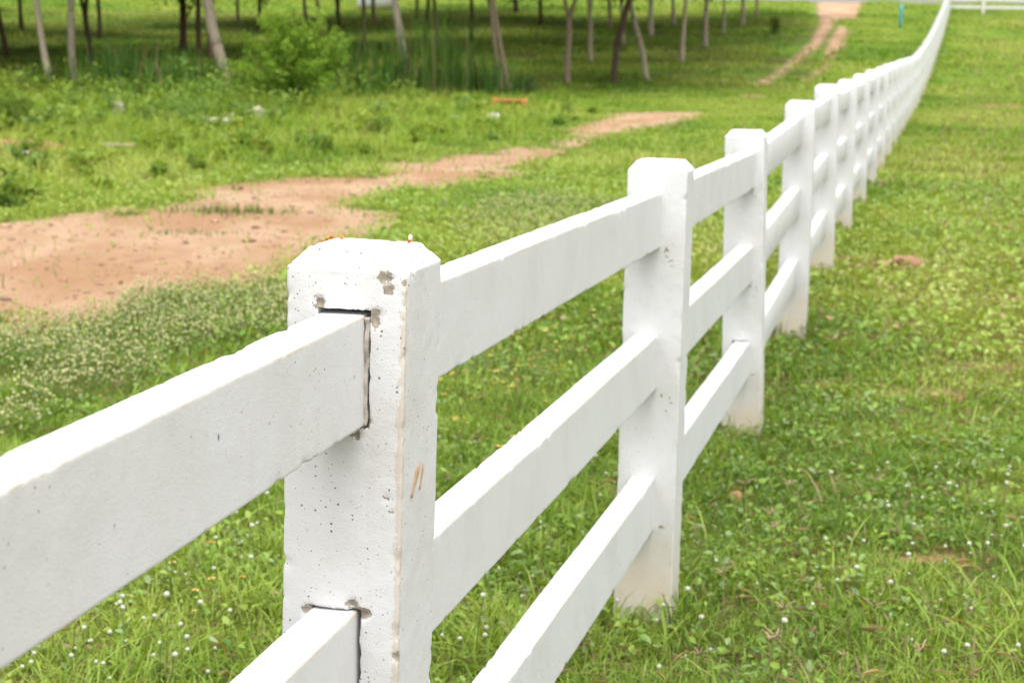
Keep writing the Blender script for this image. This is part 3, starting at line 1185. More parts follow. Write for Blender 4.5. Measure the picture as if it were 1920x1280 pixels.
pale = MB()
for poly, dens, thr in [([(-250, 590), (60, 620), (300, 560), (545, 510), (548, 640), (300, 720), (0, 850), (-250, 960)], 1000, -.10),
                        ([(830, 395), (1000, 378), (1160, 390), (1165, 480), (1000, 470), (830, 480)], 420, .0),
                        ([(1290, 330), (1370, 320), (1365, 560), (1300, 570)], 260, .1)]:
    pg = poly_ground(poly)
    lo, hi = pg.min(0), pg.max(0)
    n = int(dens * np.prod(hi - lo))
    x = rng.uniform(lo[0], hi[0], n)
    y = rng.uniform(lo[1], hi[1], n)
    kp = inside(pg, x + .2 * noise3(x * 3, y * 3, 0, 1), y + .2 * noise3(x * 3, y * 3, 0, 2)) & (fbm(x / .45, y / .7, 0, 81, 3) > rng.uniform(thr - .35, thr + .35, n)) & ~path_mask(x, y)
    x, y = x[kp], y[kp]
    n = len(x)
    z = terrain(x, y)
    hh = rng.uniform(.06, .17, n)
    P = np.stack([x, y, z + hh], 1)
    pale.add(*oct_balls(P, rng.uniform(.0030, .0085, n), np.array([.62, .62, .33]) * rng.uniform(.75, 1.15, n)[:, None]))
    pale.add(*blades(x, y, hh, np.full(n, .003), np.full(n, .05), np.tile([.16, .22, .06], (n, 1)), 2))
    P2 = P - np.array([0, 0, 1]) * rng.uniform(.01, .06, n)[:, None]
    pale.add(*leaves(P2, rng.normal(.2, .4, n), rng.uniform(.015, .03, n), np.array([.15, .20, .07]) * rng.uniform(.8, 1.2, n)[:, None], .4))
tag(obj('flowering_weeds', pale.mesh('flowering_weeds', M_LEAF)), 'mass of pale cream flowering weeds beside the track', 'weeds', kind='stuff')

# ---------------------------------------------------------------- undergrowth before the grove
ug = MB()
lo, hi = WEED.min(0), WEED.max(0)
n0 = int(1.9 * np.prod(hi - lo))
px_, py_ = rng.uniform(lo[0], hi[0], n0), rng.uniform(lo[1], hi[1], n0)
kp = inside(WEED, px_ + .5 * noise3(px_, py_, 0, 3), py_ + .8 * noise3(px_, py_, 0, 4)) & ~path_mask(px_, py_) & ~path_mask(px_, py_ + 1.2) & ~path_mask(px_, py_ + 2.6) & (fbm(px_ / 1.3, py_ / 2.0, 0, 99, 2) > rng.uniform(-1.1, .35, n0))
px_, py_ = px_[kp], py_[kp]
big_ = np.clip((py_ - 17) / 22, 0, 1)
hp = (.14 + .36 * big_) * rng.uniform(.5, 1.45, len(px_)) * np.clip(.8 + .8 * fbm(px_ / 1.7, py_ / 2.4, 0, 91, 3), .25, 1.7) * np.clip(.30 - (px_ + .3) / 5, .28, 1)
NL = 95
n = len(px_) * NL
px, py, hpl = np.repeat(px_, NL), np.repeat(py_, NL), np.repeat(hp, NL)
st = rng.integers(0, 6, n) * 1.047 + np.repeat(rng.uniform(0, 6, len(px_)), NL)
t = rng.beta(1.6, 1.1, n)
rad = hpl * .62 * t * rng.uniform(.3, 1.2, n)
x, y = px + np.cos(st) * rad + rng.normal(0, .03, n), py + np.sin(st) * rad + rng.normal(0, .03, n)
P = np.stack([x, y, terrain(x, y) + hpl * t * rng.uniform(.75, 1.1, n)], 1)
hue = np.repeat(rng.random(len(px_)), NL)[:, None]
hue2 = np.repeat(np.clip(.5 + .9 * fbm(px_ / 3, py_ / 3, 0, 95, 2), 0, 1), NL)[:, None]
c = (1 - hue) * np.array([.12, .225, .035]) + hue * np.array([.24, .33, .06])
c = c * (1 - .5 * hue2) + np.array([.32, .40, .07]) * .5 * hue2
gl = np.repeat(rng.random(len(px_)) < .25, NL)
c[gl] = np.array([.15, .25, .06])
c = c * rng.uniform(.75, 1.2, n)[:, None]
ug.add(*leaves(P, rng.normal(.25, .5, n), rng.uniform(.05, .125, n), c, .5))
x, y = rng.uniform(lo[0], hi[0], 26000), rng.uniform(lo[1], hi[1], 26000)
kp = inside(WEED, x, y)
x, y = x[kp], y[kp]
ug.add(*blades(x, y, rng.uniform(.15, .45, len(x)), rng.uniform(.008, .018, len(x)), rng.uniform(.2, .9, len(x)), grass_color(x, y, len(x), .3, .06), 3))
tag(obj('undergrowth', ug.mesh('undergrowth', M_WEED)), 'knee-high tangle of yellow green weeds between track and grove', 'undergrowth', kind='stuff')


# ---------------------------------------------------------------- bush
def make_bush(name, base, hgt, wid, nl, label, cat, c0, c1, nstem=26, lsize=(.04, .075), seed=1, group=None):
    r = np.random.default_rng(seed)
    root = empty(name, base)
    tag(root, label, cat, group)
    sm, fm = MB(), MB()
    per = nl // nstem
    for s in range(nstem):
        az = r.uniform(0, 2 * np.pi)
        sp = r.uniform(.1, 1) ** .7
        tip = np.array([np.cos(az) * wid / 2 * sp, np.sin(az) * wid / 2 * sp * .8, hgt * (1.02 - .55 * sp ** 2) * r.uniform(.66, 1.14)])
        t = np.linspace(0, 1, 8)
        c = np.stack([tip[0] * t ** 1.3, tip[1] * t ** 1.3, tip[2] * t ** .85], 1) + r.normal(0, .02, (8, 3)) * t[:, None]
        tube(sm, c, .012 * (1 - .8 * t), 5, (.13, .10, .06))
        tt = r.beta(2.0, 1.1, per)
        ctr = np.stack([np.interp(tt, t, c[:, i_]) for i_ in range(3)], 1)
        ctr += r.normal(0, .075, (per, 3)) * (1.1 - .75 * tt[:, None] ** 3)
        ctr[:, 2] = np.maximum(ctr[:, 2], .03)
        hue = (r.random() * .6 + .4 * r.random(per))[:, None] if np.ndim(r.random()) else (r.random(per) * .6 + .4 * r.random())[:, None]
        col = (np.array(c0) * (1 - hue) + np.array(c1) * hue) * r.uniform(.75, 1.2, per)[:, None]
        fm.add(*leaves(ctr, r.normal(.35, .5, per), r.uniform(*lsize, per), col, .45))
    obj('stem', sm.mesh('stem', M_BARK, True), root)
    obj('foliage', fm.mesh('foliage', M_WEED), root)
    return root


make_bush('bush', ground_at(552, 212), 1.95, 2.75, 13000, 'rounded yellow green bush with wispy shoots in front of the pale leaning trunk', 'bush',
          (.13, .27, .03), (.32, .46, .07), 74, (.05, .10), 3)
make_bush('bush', ground_at(20, 250), .6, 1.6, 1500, 'low leafy bush above the small earth heap at the far left', 'bush',
          (.085, .165, .022), (.165, .245, .040), 14, (.04, .08), 5)
make_bush('bush', ground_at(985, 178), .5, .9, 600, 'small bluish green bush just right of the twin-stemmed tree', 'bush',
          (.075, .150, .045), (.115, .20, .075), 12, (.04, .08), 7)
make_bush('bush', ground_at(1453, 66), .75, .75, 500, 'small dark round bush on the slope left of the narrow track', 'bush',
          (.045, .10, .014), (.08, .15, .022), 12, (.05, .10), 9)


# ---------------------------------------------------------------- tall grass clumps
def reed_clump(base, hgt, wid, nb, label, c0, c1, seed, bw=(.018, .042), dry=.06, name='tall_grass_clump'):
    r = np.random.default_rng(seed)
    mbx = MB()
    n = int(nb * (.62 if nb > 165 and hgt > .3 else 1))
    px, py = r.normal(0, wid / 2.6, n), r.normal(0, wid / 5, n)
    h = hgt * r.uniform(.45, 1.1, n)
    az = r.uniform(0, 2 * np.pi, n)
    bd = r.uniform(.05, .55, n) ** 1.2
    hue = r.random(n)[:, None]
    col = np.array(c0) * (1 - hue) + np.array(c1) * hue
    d = r.random(n) < dry
    col[d] = np.array([.30, .22, .11])
    w = r.uniform(*bw, n)
    ts = np.linspace(0, 1, 7)
    V, C = [], []
    for t in ts:
        out = h * bd * t ** 2.4
        up = h * (t - .55 * bd * t ** 3)
        ww = w * (1 - t ** 2.2) + .0008
        tw = az + np.pi / 2 + .8 * np.sin(np.arange(n))
        for s in (-.5, .5):
            V.append(np.stack([px + np.cos(az) * out + np.cos(tw) * ww * s, py + np.sin(az) * out + np.sin(tw) * ww * s, up - .02], 1))
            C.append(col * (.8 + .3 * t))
    V = np.stack(V, 1)
    C = np.stack(C, 1)
    b = np.arange(n)[:, None] * 14
    q = np.concatenate([np.stack([b[:, 0] + 2 * k_, b[:, 0] + 2 * k_ + 1, b[:, 0] + 2 * k_ + 3, b[:, 0] + 2 * k_ + 2], 1) for k_ in range(6)])
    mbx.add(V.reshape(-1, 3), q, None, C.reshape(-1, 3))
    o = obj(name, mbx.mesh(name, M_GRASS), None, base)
    tag(o, label, 'tall grass', 'tall grass clumps along the edge of the grove')
    return o


DK0, DK1 = (.045, .125, .014), (.17, .33, .055)
reed_clump(ground_at(205, 180), 1.5, 1.3, 240, 'tall dark grass clump just right of the second pale trunk', DK0, DK1, 1)
reed_clump(ground_at(262, 182), 1.6, 1.3, 240, 'tall grass clump with long arching blades below the hanging dark leaves', DK0, (.085, .18, .03), 2)
reed_clump(ground_at(318, 184), 1.35, 1.2, 220, 'tall grass clump in front of the short dark brown trunk', DK0, DK1, 3)
reed_clump(ground_at(372, 180), 1.2, 1.0, 200, 'tall grass clump beside the foot of the thick pale leaning trunk', DK0, DK1, 4)
reed_clump(ground_at(668, 180), 1.9, 1.2, 210, 'tall grass clump right behind the rounded bush', DK0, DK1, 5, (.018, .04), .12)
reed_clump(ground_at(728, 180), 1.8, 1.0, 210, 'tall grass clump hiding the left side of the crooked pale trunk foot', DK0, DK1, 6, (.018, .04), .12)
reed_clump(ground_at(805, 182), 2.3, 1.0, 210, 'tall grass clump with brown dead stalks right of the crooked pale trunk', DK0, DK1, 7, (.018, .04), .18)
reed_clump(ground_at(848, 174), 2.6, .9, 190, 'tallest grass clump with one thick straw coloured cane', DK0, DK1, 8, (.016, .034), .2)
reed_clump(ground_at(905, 180), 1.35, 1.0, 200, 'bright green leafy grass clump left of the twin-stemmed tree', (.05, .13, .015), (.095, .21, .03), 9)
reed_clump(ground_at(70, 172), .8, 1.0, 170, 'tall grass clump at the foot of the leftmost pale trunk', DK0, DK1, 10)
reed_clump(ground_at(445, 402), .13, .75, 260, 'grass tuft standing alone in the red dirt track', (.07, .15, .02), (.12, .20, .03), 21, (.006, .012), .03, 'grass_tuft')
reed_clump(ground_at(350, 441), .07, .6, 200, 'small flat grass tuft on the dirt track nearest the fence', (.08, .16, .02), (.13, .21, .03), 22, (.006, .012), .03, 'grass_tuft')
for o in list(COL.objects)[-2:]:
    o['group'] = 'grass tufts on the dirt track'
    o['category'] = 'grass tuft'


# ---------------------------------------------------------------- the grove
def crown_mesh(seed, n=3900):
    r = np.random.default_rng(seed)
    mbx = MB()
    blobs = [(r.normal(0, 1.3, 3) * np.array([1, 1, .5]), r.uniform(.8, 1.45)) for _ in range(12)]
    per = n // 12
    for c, s in blobs:
        d = r.normal(0, 1, (per, 3))
        d /= np.linalg.norm(d, axis=1)[:, None]
        p = c + d * (s * r.uniform(.45, 1.0, per) ** .6)[:, None] * np.array([1.1, 1.1, .8])
        col = (np.array([.026, .062, .010]) * (1 - (h_ := r.random((per, 1)))) + np.array([.060, .115, .018]) * h_)
        mbx.add(*leaves(p, r.normal(-.3, .5, per), r.uniform(.18, .36, per), col, .5, r.uniform(0, 6.28, per)))
    return mbx.mesh('crown', M_CROWN)


CROWNS = [crown_mesh(60 + i_) for i_ in range(5)]
droop = MB()


def make_tree(ub, vb, ut, wpx, tone, label, fork=None, bend=0.0, twin=False, droop_z=None, crown=True, vkink=None):
    base = ground_at(ub, vb)
    Yb = base[1]
    tp = point_at(ut, 0.0, Yb)
    r = np.random.default_rng(int(ub * 7 + vb))
    root = empty('orchard_tree', base)
    tag(root, label, 'tree', 'trees of the grove')
    R0 = wpx / F_PX * Yb / 2
    slope = (tp[0] - base[0]) / max(tp[2] - base[2], .3)
    ztop = max(tp[2] - base[2], .4)
    tm = MB()
    col = {'pale': (.56, .46, .35), 'mid': (.36, .27, .19), 'dark': (.115, .080, .056), 'red': (.24, .145, .10), 'grey': (.45, .37, .28)}[tone]
    Ht = 3.5
    dark_up = {'pale': 1.0, 'grey': .9, 'mid': .75, 'dark': .8, 'red': .8}[tone]

    def stem(x0, sl, z0, z1, r0, r1, bnd=0.0, yo=0.0, c=col):
        zs = np.linspace(z0, z1, 12)
        t = (zs - z0) / (z1 - z0)
        xs = x0 + sl * (zs - z0) + bnd * np.sin(np.clip((zs - z0) / max(ztop, 1e-3), 0, 1) * np.pi) + .012 * np.sin(t * 9 + ub)
        ys = yo * t + .01 * np.cos(t * 8 + vb)
        flare = 1 + .35 * np.exp(-t * 14) if z0 <= 0 else 1
        tube(tm, np.stack([xs, ys, zs], 1), (r0 + (r1 - r0) * t) * flare, 10, c, int(ub), .16)
        return xs[-1], ys[-1]
    if twin:
        stem(-.07, slope - .04, -.1, Ht, R0, R0 * .75, bend)
        stem(.14, slope - .10, -.1, Ht, R0, R0 * .75, bend * .5, .05)
        ends = slope * Ht
    elif fork is not None:
        zf, s1, s2 = fork
        zf = zf * ztop
        x1, y1 = stem(0, slope, -.1, zf + .03, R0, R0 * .88, bend)
        stem(x1, s1, zf - .02, Ht, R0 * .68, R0 * .45, 0, .12)
        stem(x1, s2, zf - .02, Ht, R0 * .75, R0 * .45, 0, -.1)
        ends = x1 + (s1 + s2) / 2 * (Ht - zf)
    elif vkink is not None:
        zk, s1, s2 = vkink
        zk = zk * ztop
        x1, _ = stem(0, s1, -.1, zk + .04, R0, R0 * .92)
        stem(x1, s2, zk - .02, Ht, R0 * .92, R0 * .8, 0, 0)
        ends = x1 + s2 * (Ht - zk)
    else:
        stem(0, slope, -.1, Ht, R0, R0 * .72, bend)
        ends = slope * Ht
    for _ in range(4):                                   # limbs up into the crown
        a = r.uniform(0, 6.28)
        pts = [(ends, 0, Ht - .25), (ends + .5 * np.cos(a), .5 * np.sin(a), Ht + .5), (ends + 1.1 * np.cos(a), 1.1 * np.sin(a), Ht + 1.2)]
        tube(tm, pts, [R0 * .55, R0 * .4, R0 * .2], 7, np.array(col) * dark_up)
    obj('trunk', tm.mesh('trunk', M_BARK, True), root)
    if crown:
        ci = int(r.integers(0, 5))
        c = obj('crown', CROWNS[ci], root, (ends * .8, 0, max(Ht, ztop + 1.9) + .75))
        c.rotation_euler = (0, 0, r.uniform(0, 6.28))
        s = r.uniform(1.2, 1.5)
        c.scale = (s, s, s * .9)
    if droop_z is not None:                              # low hanging spray of leaves
        nl = 150
        p = r.normal(0, 1, (nl, 3)) * np.array([.42, .42, .30]) + np.array([slope * ztop, -.1, ztop + .22 + droop_z])
        dm = MB()
        dc = np.array([.022, .050, .012]) * r.uniform(.7, 1.6, nl)[:, None]
        dm.add(*leaves(p, r.normal(-.5, .5, nl), r.uniform(.12, .22, nl), dc, .45))
        obj('foliage', dm.mesh('foliage', M_CROWN), root)
    return root


T = make_tree
T(96, 168, 68, 13, 'pale', 'slender pale trunk leaning left, leftmost of the pale trunks')
T(138, 166, 131, 15, 'grey', 'straight greyish trunk that forks near the frame top, beside the leftmost pale one', fork=(.86, -.12, .16))
T(172, 128, 158, 11, 'dark', 'dark trunk with a low wide fork behind the straight greyish trunk', fork=(.72, -.20, .10))
T(14, 108, -6, 10, 'dark', 'dark trunk leaning left at the left edge of the grove')
T(188, 72, 184, 8, 'dark', 'thin dark trunk right behind the low-forked dark one')
T(41, 62, 37, 8, 'dark', 'thin dark trunk standing back between the leftmost dark and leftmost pale trunks')
T(344, 100, 342, 14, 'red', 'dark brown trunk under the big hanging clump of dark leaves', droop_z=-.05)
T(373, 104, 371, 11, 'red', 'thin brown trunk just right of the one under the hanging clump', droop_z=.1)
T(399, 112, 393, 15, 'red', 'reddish brown trunk close behind the thick pale leaning one')
T(430, 168, 402, 23, 'pale', 'thick pale trunk leaning left above the rounded bush, widest in the grove', vkink=(.5, -.24, -.20))
T(446, 44, 445, 6, 'mid', 'very thin far trunk right of the thick pale leaning trunk')
T(488, 58, 486, 8, 'dark', 'thin dark far trunk with leaves at its top, above the middle of the rounded bush', droop_z=.15)
T(573, 52, 571, 7, 'mid', 'thin straight far trunk above the right side of the rounded bush')
T(603, 66, 595, 7, 'mid', 'thin far trunk leaning left above the right side of the bush', droop_z=.35)
T(637, 100, 633, 9, 'dark', 'dark forked slim trunk beyond the right edge of the bush', fork=(.8, -.1, .12))
T(684, 110, 682, 8, 'dark', 'slim dark trunk just left of the white structure in the grass')
T(702, 48, 699, 8, 'mid', 'thin far trunk standing against the white structure')
T(768, 172, 750, 16, 'pale', 'crooked pale trunk leaning left among the tall grass', vkink=(.55, -.16, -.13))
T(783, 36, 782, 6, 'dark', 'very thin far trunk right of the crooked pale one')
T(797, 90, 803, 8, 'dark', 'slim dark trunk leaning right behind the tall grass')
T(822, 96, 814, 8, 'mid', 'slim brown trunk leaning left beside the tallest grass clump')
T(885, 82, 884, 7, 'dark', 'straight thin dark trunk left of the twin-stemmed tree')
T(944, 168, 932, 9, 'mid', 'twin-stemmed tree whose two stems cross near the frame top', twin=True)
T(930, 38, 918, 9, 'dark', 'dark far trunk behind the tops of the twin stems')
T(968, 24, 966, 9, 'dark', 'dark far trunk with low leaves right of the twin-stemmed tree', droop_z=.1)
T(1015, 46, 1013, 7, 'dark', 'thin dark trunk standing alone left of the wide-forked one', droop_z=.3)
T(1063, 157, 1068, 12, 'mid', 'brown trunk with a wide V fork near the frame top', fork=(.78, -.24, .34))
T(1108, 116, 1106, 9, 'grey', 'grey trunk with a small fork right of the wide-forked one', fork=(.85, -.15, .25))
T(1144, 55, 1143, 7, 'mid', 'thin far trunk with dark leaves at its top left of the dark leaning one', droop_z=.15)
T(1151, 157, 1174, 13, 'dark', 'dark bent trunk leaning right with a paler foot', vkink=(.45, .04, .27))
T(1169, 88, 1165, 7, 'grey', 'thin grey trunk directly behind the dark bent one')
T(1215, 152, 1181, 11, 'grey', 'crooked grey trunk leaning left with a knot halfway, right of the dark bent one', vkink=(.5, -.20, -.26), droop_z=.35)
T(1220, 68, 1221, 9, 'pale', 'straight pale far trunk with leaves at its top right of the crooked grey one', droop_z=.2)
T(1263, 49, 1262, 7, 'pale', 'thin pale far trunk between two taller trunks near the grove edge')
T(1278, 118, 1285, 9, 'grey', 'slim grey trunk leaning right with a knot near the frame top')
T(1322, 90, 1325, 9, 'grey', 'straight grey trunk with a dark leafy top near the right end of the grove', droop_z=.2)
T(1357, 66, 1358, 5, 'grey', 'faint thin trunk second from the last pair at the right end of the grove')
T(1393, 50, 1393, 8, 'grey', 'grey trunk next to last at the right end of the grove')
T(1419, 34, 1419, 6, 'mid', 'last thin trunk at the right end of the grove by the road')

for i_, (tx, ty) in enumerate([(-15.2, 49), (-18.5, 52), (-21.5, 48), (-17, 57), (-21, 60), (-25, 55), (-19.5, 66), (-24, 68), (-22, 75), (-27, 78), (-25.5, 86), (-29, 63)]):  # unseen trees, added beyond the left edge of the view to shade the grove
    bt = np.array([tx, ty, float(terrain(tx, ty))])
    root = empty('orchard_tree', bt)
    tag(root, ('grey straight trunked tree of the grove', 'brown trunked tree of the grove')[i_ % 2] + ' added out of view at the left for shade, number of rows in: ' + ['one', 'two', 'three', 'four'][i_ % 4], 'tree', 'trees of the grove')
    root['label'] = 'unseen tree added out of view to the left to shade the grove'
    tm = MB()
    tube(tm, [(0, 0, -.1), (.03 * (i_ % 3), .02, 1.2), (.05, 0, 2.4), (.02, .05, 4.2)], [.11, .095, .085, .06], 10, (.23, .18, .14), i_, .15)
    obj('trunk', tm.mesh('trunk', M_BARK, True), root)
    c = obj('crown', CROWNS[i_ % 5], root, (0, 0, 4.3), (0, 0, i_ * 1.1))
    c.scale = (1.4, 1.4, 1.25)


# ---------------------------------------------------------------- stones, rubble, marker, structure
def stone(name, base, dims, col, label, cat, seed, group=None, sink=.25, rz=0.0):
    bm = bmesh.new()
    bmesh.ops.create_icosphere(bm, subdivisions=3, radius=1.0)
    v = np.array([p.co[:] for p in bm.verts])
    f = np.array([[q.index for q in p.verts] for p in bm.faces])
    bm.free()
    n = fbm(v[:, 0] * 1.3 + seed, v[:, 1] * 1.3, v[:, 2] * 1.3, seed, 3)
    v = v * (1 + .28 * n)[:, None]
    v = np.sign(v) * np.abs(v) ** .85
    v *= np.array(dims) / 2
    v[:, 2] += dims[2] * (.5 - sink)
    c = np.array(col) * (1 + .25 * fbm(v[:, 0] * 20, v[:, 1] * 20, v[:, 2] * 20, seed + 1, 2))[:, None]
    o = obj(name, mesh_np(name, v, None, f, M_STONE, np.clip(c, .01, 1), True), None, base, (0, 0, rz))
    return tag(o, label, cat, group)


SG = 'reddish stones in the grass'
stone('stone', ground_at(1700, 504), (.22, .16, .12), (.36, .19, .13), 'largest red stone in the grass right of the fence', 'stone', 3, SG)
stone('stone', ground_at(1664, 498), (.16, .1, .05), (.38, .20, .13), 'flat red stone just left of the largest red stone', 'stone', 4, SG)
stone('stone', ground_at(1602, 489), (.14, .1, .04), (.40, .22, .15), 'flat pinkish stone close to the foot of the fifth post', 'stone', 5, SG)
stone('stone', ground_at(1378, 942), (.042, .035, .045), (.46, .22, .12), 'small orange upright stone in the grass right of the second post', 'stone', 6, SG, .1)
stone('stone', ground_at(1553, 600), (.07, .05, .03), (.55, .36, .20), 'small tan stone beside the foot of the fourth post', 'stone', 7, SG)
stone('stone', ground_at(1653, 577), (.07, .06, .03), (.46, .26, .17), 'small pink stone in open grass beyond the tan one', 'stone', 8, SG)
stone('stone', ground_at(1735, 741), (.17, .06, .02), (.36, .18, .12), 'flat red slab of stone nearly buried in the lawn', 'stone', 9, SG)
stone('stone', ground_at(1895, 578), (.07, .05, .03), (.45, .27, .16), 'small stone at the right edge of the photo in the lawn', 'stone', 10, SG)
stone('stone', ground_at(1647, 350), (.18, .14, .10), (.42, .28, .19), 'brown stone lying against the far fence posts', 'stone', 12, SG)
stone('rubble', ground_at(222, 218), (.30, .24, .34), (.50, .44, .42), 'upright pale concrete lump in the weeds', 'rubble', 13, None, .2)
stone('earth_heap', ground_at(28, 284), (1.05, .6, .22), (.24, .125, .075), 'low heap of reddish brown earth at the far left', 'earth heap', 14, None, .3)
stone('stone', ground_at(445, 358), (.10, .07, .08), (.20, .11, .07), 'dark brown clod at the upper edge of the dirt track', 'stone', 15, None, .2)


def slab(name, u, v, dims, rz, tilt, col, label, cat, seed, group=None, lift=0.0):
    base = ground_at(u, v)
    xs, ys, zs = (np.linspace(-d / 2, d / 2, k_) for d, k_ in zip(dims, (16, 8, 5)))
    vv, f = lattice_box(xs, ys, zs)
    e = .06 * min(dims)
    vv += e * np.stack([noise3(vv[:, 0] * 9, vv[:, 1] * 9, vv[:, 2] * 9, seed + i_) for i_ in range(3)], 1)
    c = np.array(col) * (1 + .2 * fbm(vv[:, 0] * 8, vv[:, 1] * 8, vv[:, 2] * 8, seed, 3))[:, None]
    o = obj(name, mesh_np(name, vv, f, None, M_STONE, np.clip(c, .01, 1)), None, base + np.array([0, 0, lift + dims[2] * .3]), (tilt[0], tilt[1], rz))
    return tag(o, label, cat, group)


slab('concrete_slab', 462, 234, (.58, .34, .07), .3, (.3, -.26), (.42, .38, .30), 'broken pale concrete slab tilted up in the weeds below the bush', 'slab', 3, None, .13)
slab('concrete_slab', 405, 246, (.42, .2, .06), .1, (.1, .05), (.50, .47, .40), 'flat broken concrete piece beside the tilted slab', 'slab', 6, None, .14)
slab('plank', 222, 288, (.42, .10, .03), .05, (0, 0), (.42, .36, .28), 'short weathered plank lying in the weeds above the track', 'plank', 9, None, .10)
for u, v, d, lb in [(852, 224, .17, 'small white rubble piece in the grass above the track'), (806, 204, .15, 'whitish rubble piece near the foot of the tall grass'),
                    (925, 226, .28, 'flat beige rubble piece below the orange clay block'), (42, 302, .26, 'whitish rubble piece below the earth heap'), (712, 200, .2, 'pale rubble piece in the weeds right of the bush')]:
    stone('rubble', ground_at(u, v), (d, d * .7, d * .55), (.50, .46, .40), lb, 'rubble', int(u), 'pale rubble in the weeds', .1)

# orange hollow clay block: two end walls and a top
base = ground_at(955, 206)
mb = MB()
for (x0, x1, y0, y1, z0, z1) in [(-.36, -.25, -.1, .1, 0, .19), (.26, .36, -.1, .1, 0, .18), (-.2495, .2595, -.1, .1, .12, .175), (-.2495, .2595, .06, .099, 0, .1195)]:
    v, f = lattice_box(np.linspace(x0, x1, 5), np.linspace(y0, y1, 4), np.linspace(z0, z1, 5))
    v += .004 * np.stack([noise3(v[:, 0] * 14, v[:, 1] * 14, v[:, 2] * 14, s_) for s_ in (1, 2, 3)], 1)
    mb.add(v, f, None, (.52, .19, .075))
tag(obj('clay_block', mb.mesh('clay_block', M_STONE), None, base + np.array([0, 0, .05])), 'orange hollow clay block half hidden in the weeds below the twin-stemmed tree', 'clay block')

# turquoise marker pipe
base = ground_at(1688, 54)
hgt = point_at(1690, 9, base[1])[2] - base[2]
mb = MB()
tube(mb, [(0, 0, -.1), (.004, 0, hgt * .38), (.008, 0, hgt * .42), (.012, 0, hgt * .75), (.015, 0, hgt)], [.075] * 5, 14,
     np.repeat(np.array([[.17, .26, .28], [.17, .28, .31], [.10, .36, .40], [.10, .38, .42], [.10, .40, .45]]), 14, axis=0) if False else (.105, .36, .40))
o = obj('marker_post', mb.mesh('marker_post', M_PLASTIC, True), None, base)
tag(o, 'slim turquoise marker post standing in the grass near the far fence', 'post')

# white structure far behind the grove
base = ground_at(705, 20)
px_m = base[1] / F_PX
root = empty('white_shed', base)
tag(root, 'low white structure glimpsed between trunks at the very top of the photo', 'shed')
v, f = lattice_box(np.linspace(-35 * px_m, 37 * px_m, 8), np.linspace(0, 1.6, 4), np.linspace(0, 1.9, 6))
v[:, 2] += .01 * noise3(v[:, 0] * 2, v[:, 1] * 2, v[:, 2], 3)
obj('wall', mesh_np('wall', v, f, None, M_PAINT), root)
v, f = lattice_box(np.linspace(-42 * px_m, 44 * px_m, 8), np.linspace(-.2, 1.8, 6), np.array([1.92, 1.98]))
v[:, 2] += .25 * (1 - np.abs(v[:, 1] - .8))
obj('roof', mesh_np('roof', v, f, None, M_PLASTIC, np.tile([.5, .5, .5], (len(v), 1))), root)

# ---------------------------------------------------------------- florets on the post tops
def floret_mesh(col, seed):
    r = np.random.default_rng(seed)
    mbx = MB()
    for _ in range(9):
        c = r.normal(0, .0016, 3)
        c[2] = abs(c[2]) + .0012
        mbx.add(*leaves(c[None], r.normal(.4, .5, 1), np.array([r.uniform(.003, .0055)]), np.array([col]) * r.uniform(.8, 1.2), .7))
        mbx.add(*oct_balls(c[None], np.array([.0011]), np.array([col]) * .8))
    return mbx.mesh('fallen_floret', M_PETAL)


def on_top(k, u, v):
    z = post_top(k)
    d = ray(u, v)
    t = (z - CAM_Z) / d[2]
    q = CAM_P + d * t
    pk = post_xy(k)
    lim = HALF - .024
    rel = q[:2] - pk
    rel = np.clip(rel, -lim, lim)
    return np.array([*(pk + rel), z])


FL = [floret_mesh((.62, .20, .05), 1), floret_mesh((.58, .24, .06), 2)]
fg = 'orange florets fallen on the post tops'
for i_, (k, u, v, lb) in enumerate([(1, 600, 452, 'orange floret on the left rim of the nearest post top'), (1, 624, 446, 'orange floret second from the left on the nearest post top'),
                                    (1, 650, 438, 'orange floret at the back rim of the nearest post top'), (1, 778, 456, 'orange floret at the right side of the nearest post top'),
                                    (2, 1196, 300, 'tiny orange floret at the left on the second post top'), (2, 1207, 294, 'tiny orange floret at the back on the second post top'),
                                    (2, 1274, 302, 'tiny orange floret at the front right of the second post top'), (2, 1282, 296, 'tiny orange floret at the back right of the second post top')]):
    o = obj('fallen_floret', FL[i_ % 2], None, on_top(k, u, v) - np.array([0, 0, .001]), (0, 0, i_ * 1.3))
    tag(o, lb, 'floret', fg)
mb = MB()
tube(mb, [(0, 0, 0), (.0006, 0, .004), (.0004, 0, .008), (0, 0, .0095)], [.0022, .0030, .0026, .0008], 8, (.66, .62, .50))
o = obj('fallen_bud', mb.mesh('fallen_bud', M_PETAL, True), None, on_top(1, 797, 452) - np.array([0, 0, .001]))
tag(o, 'small cream bud standing on the right rim of the nearest post top', 'bud')


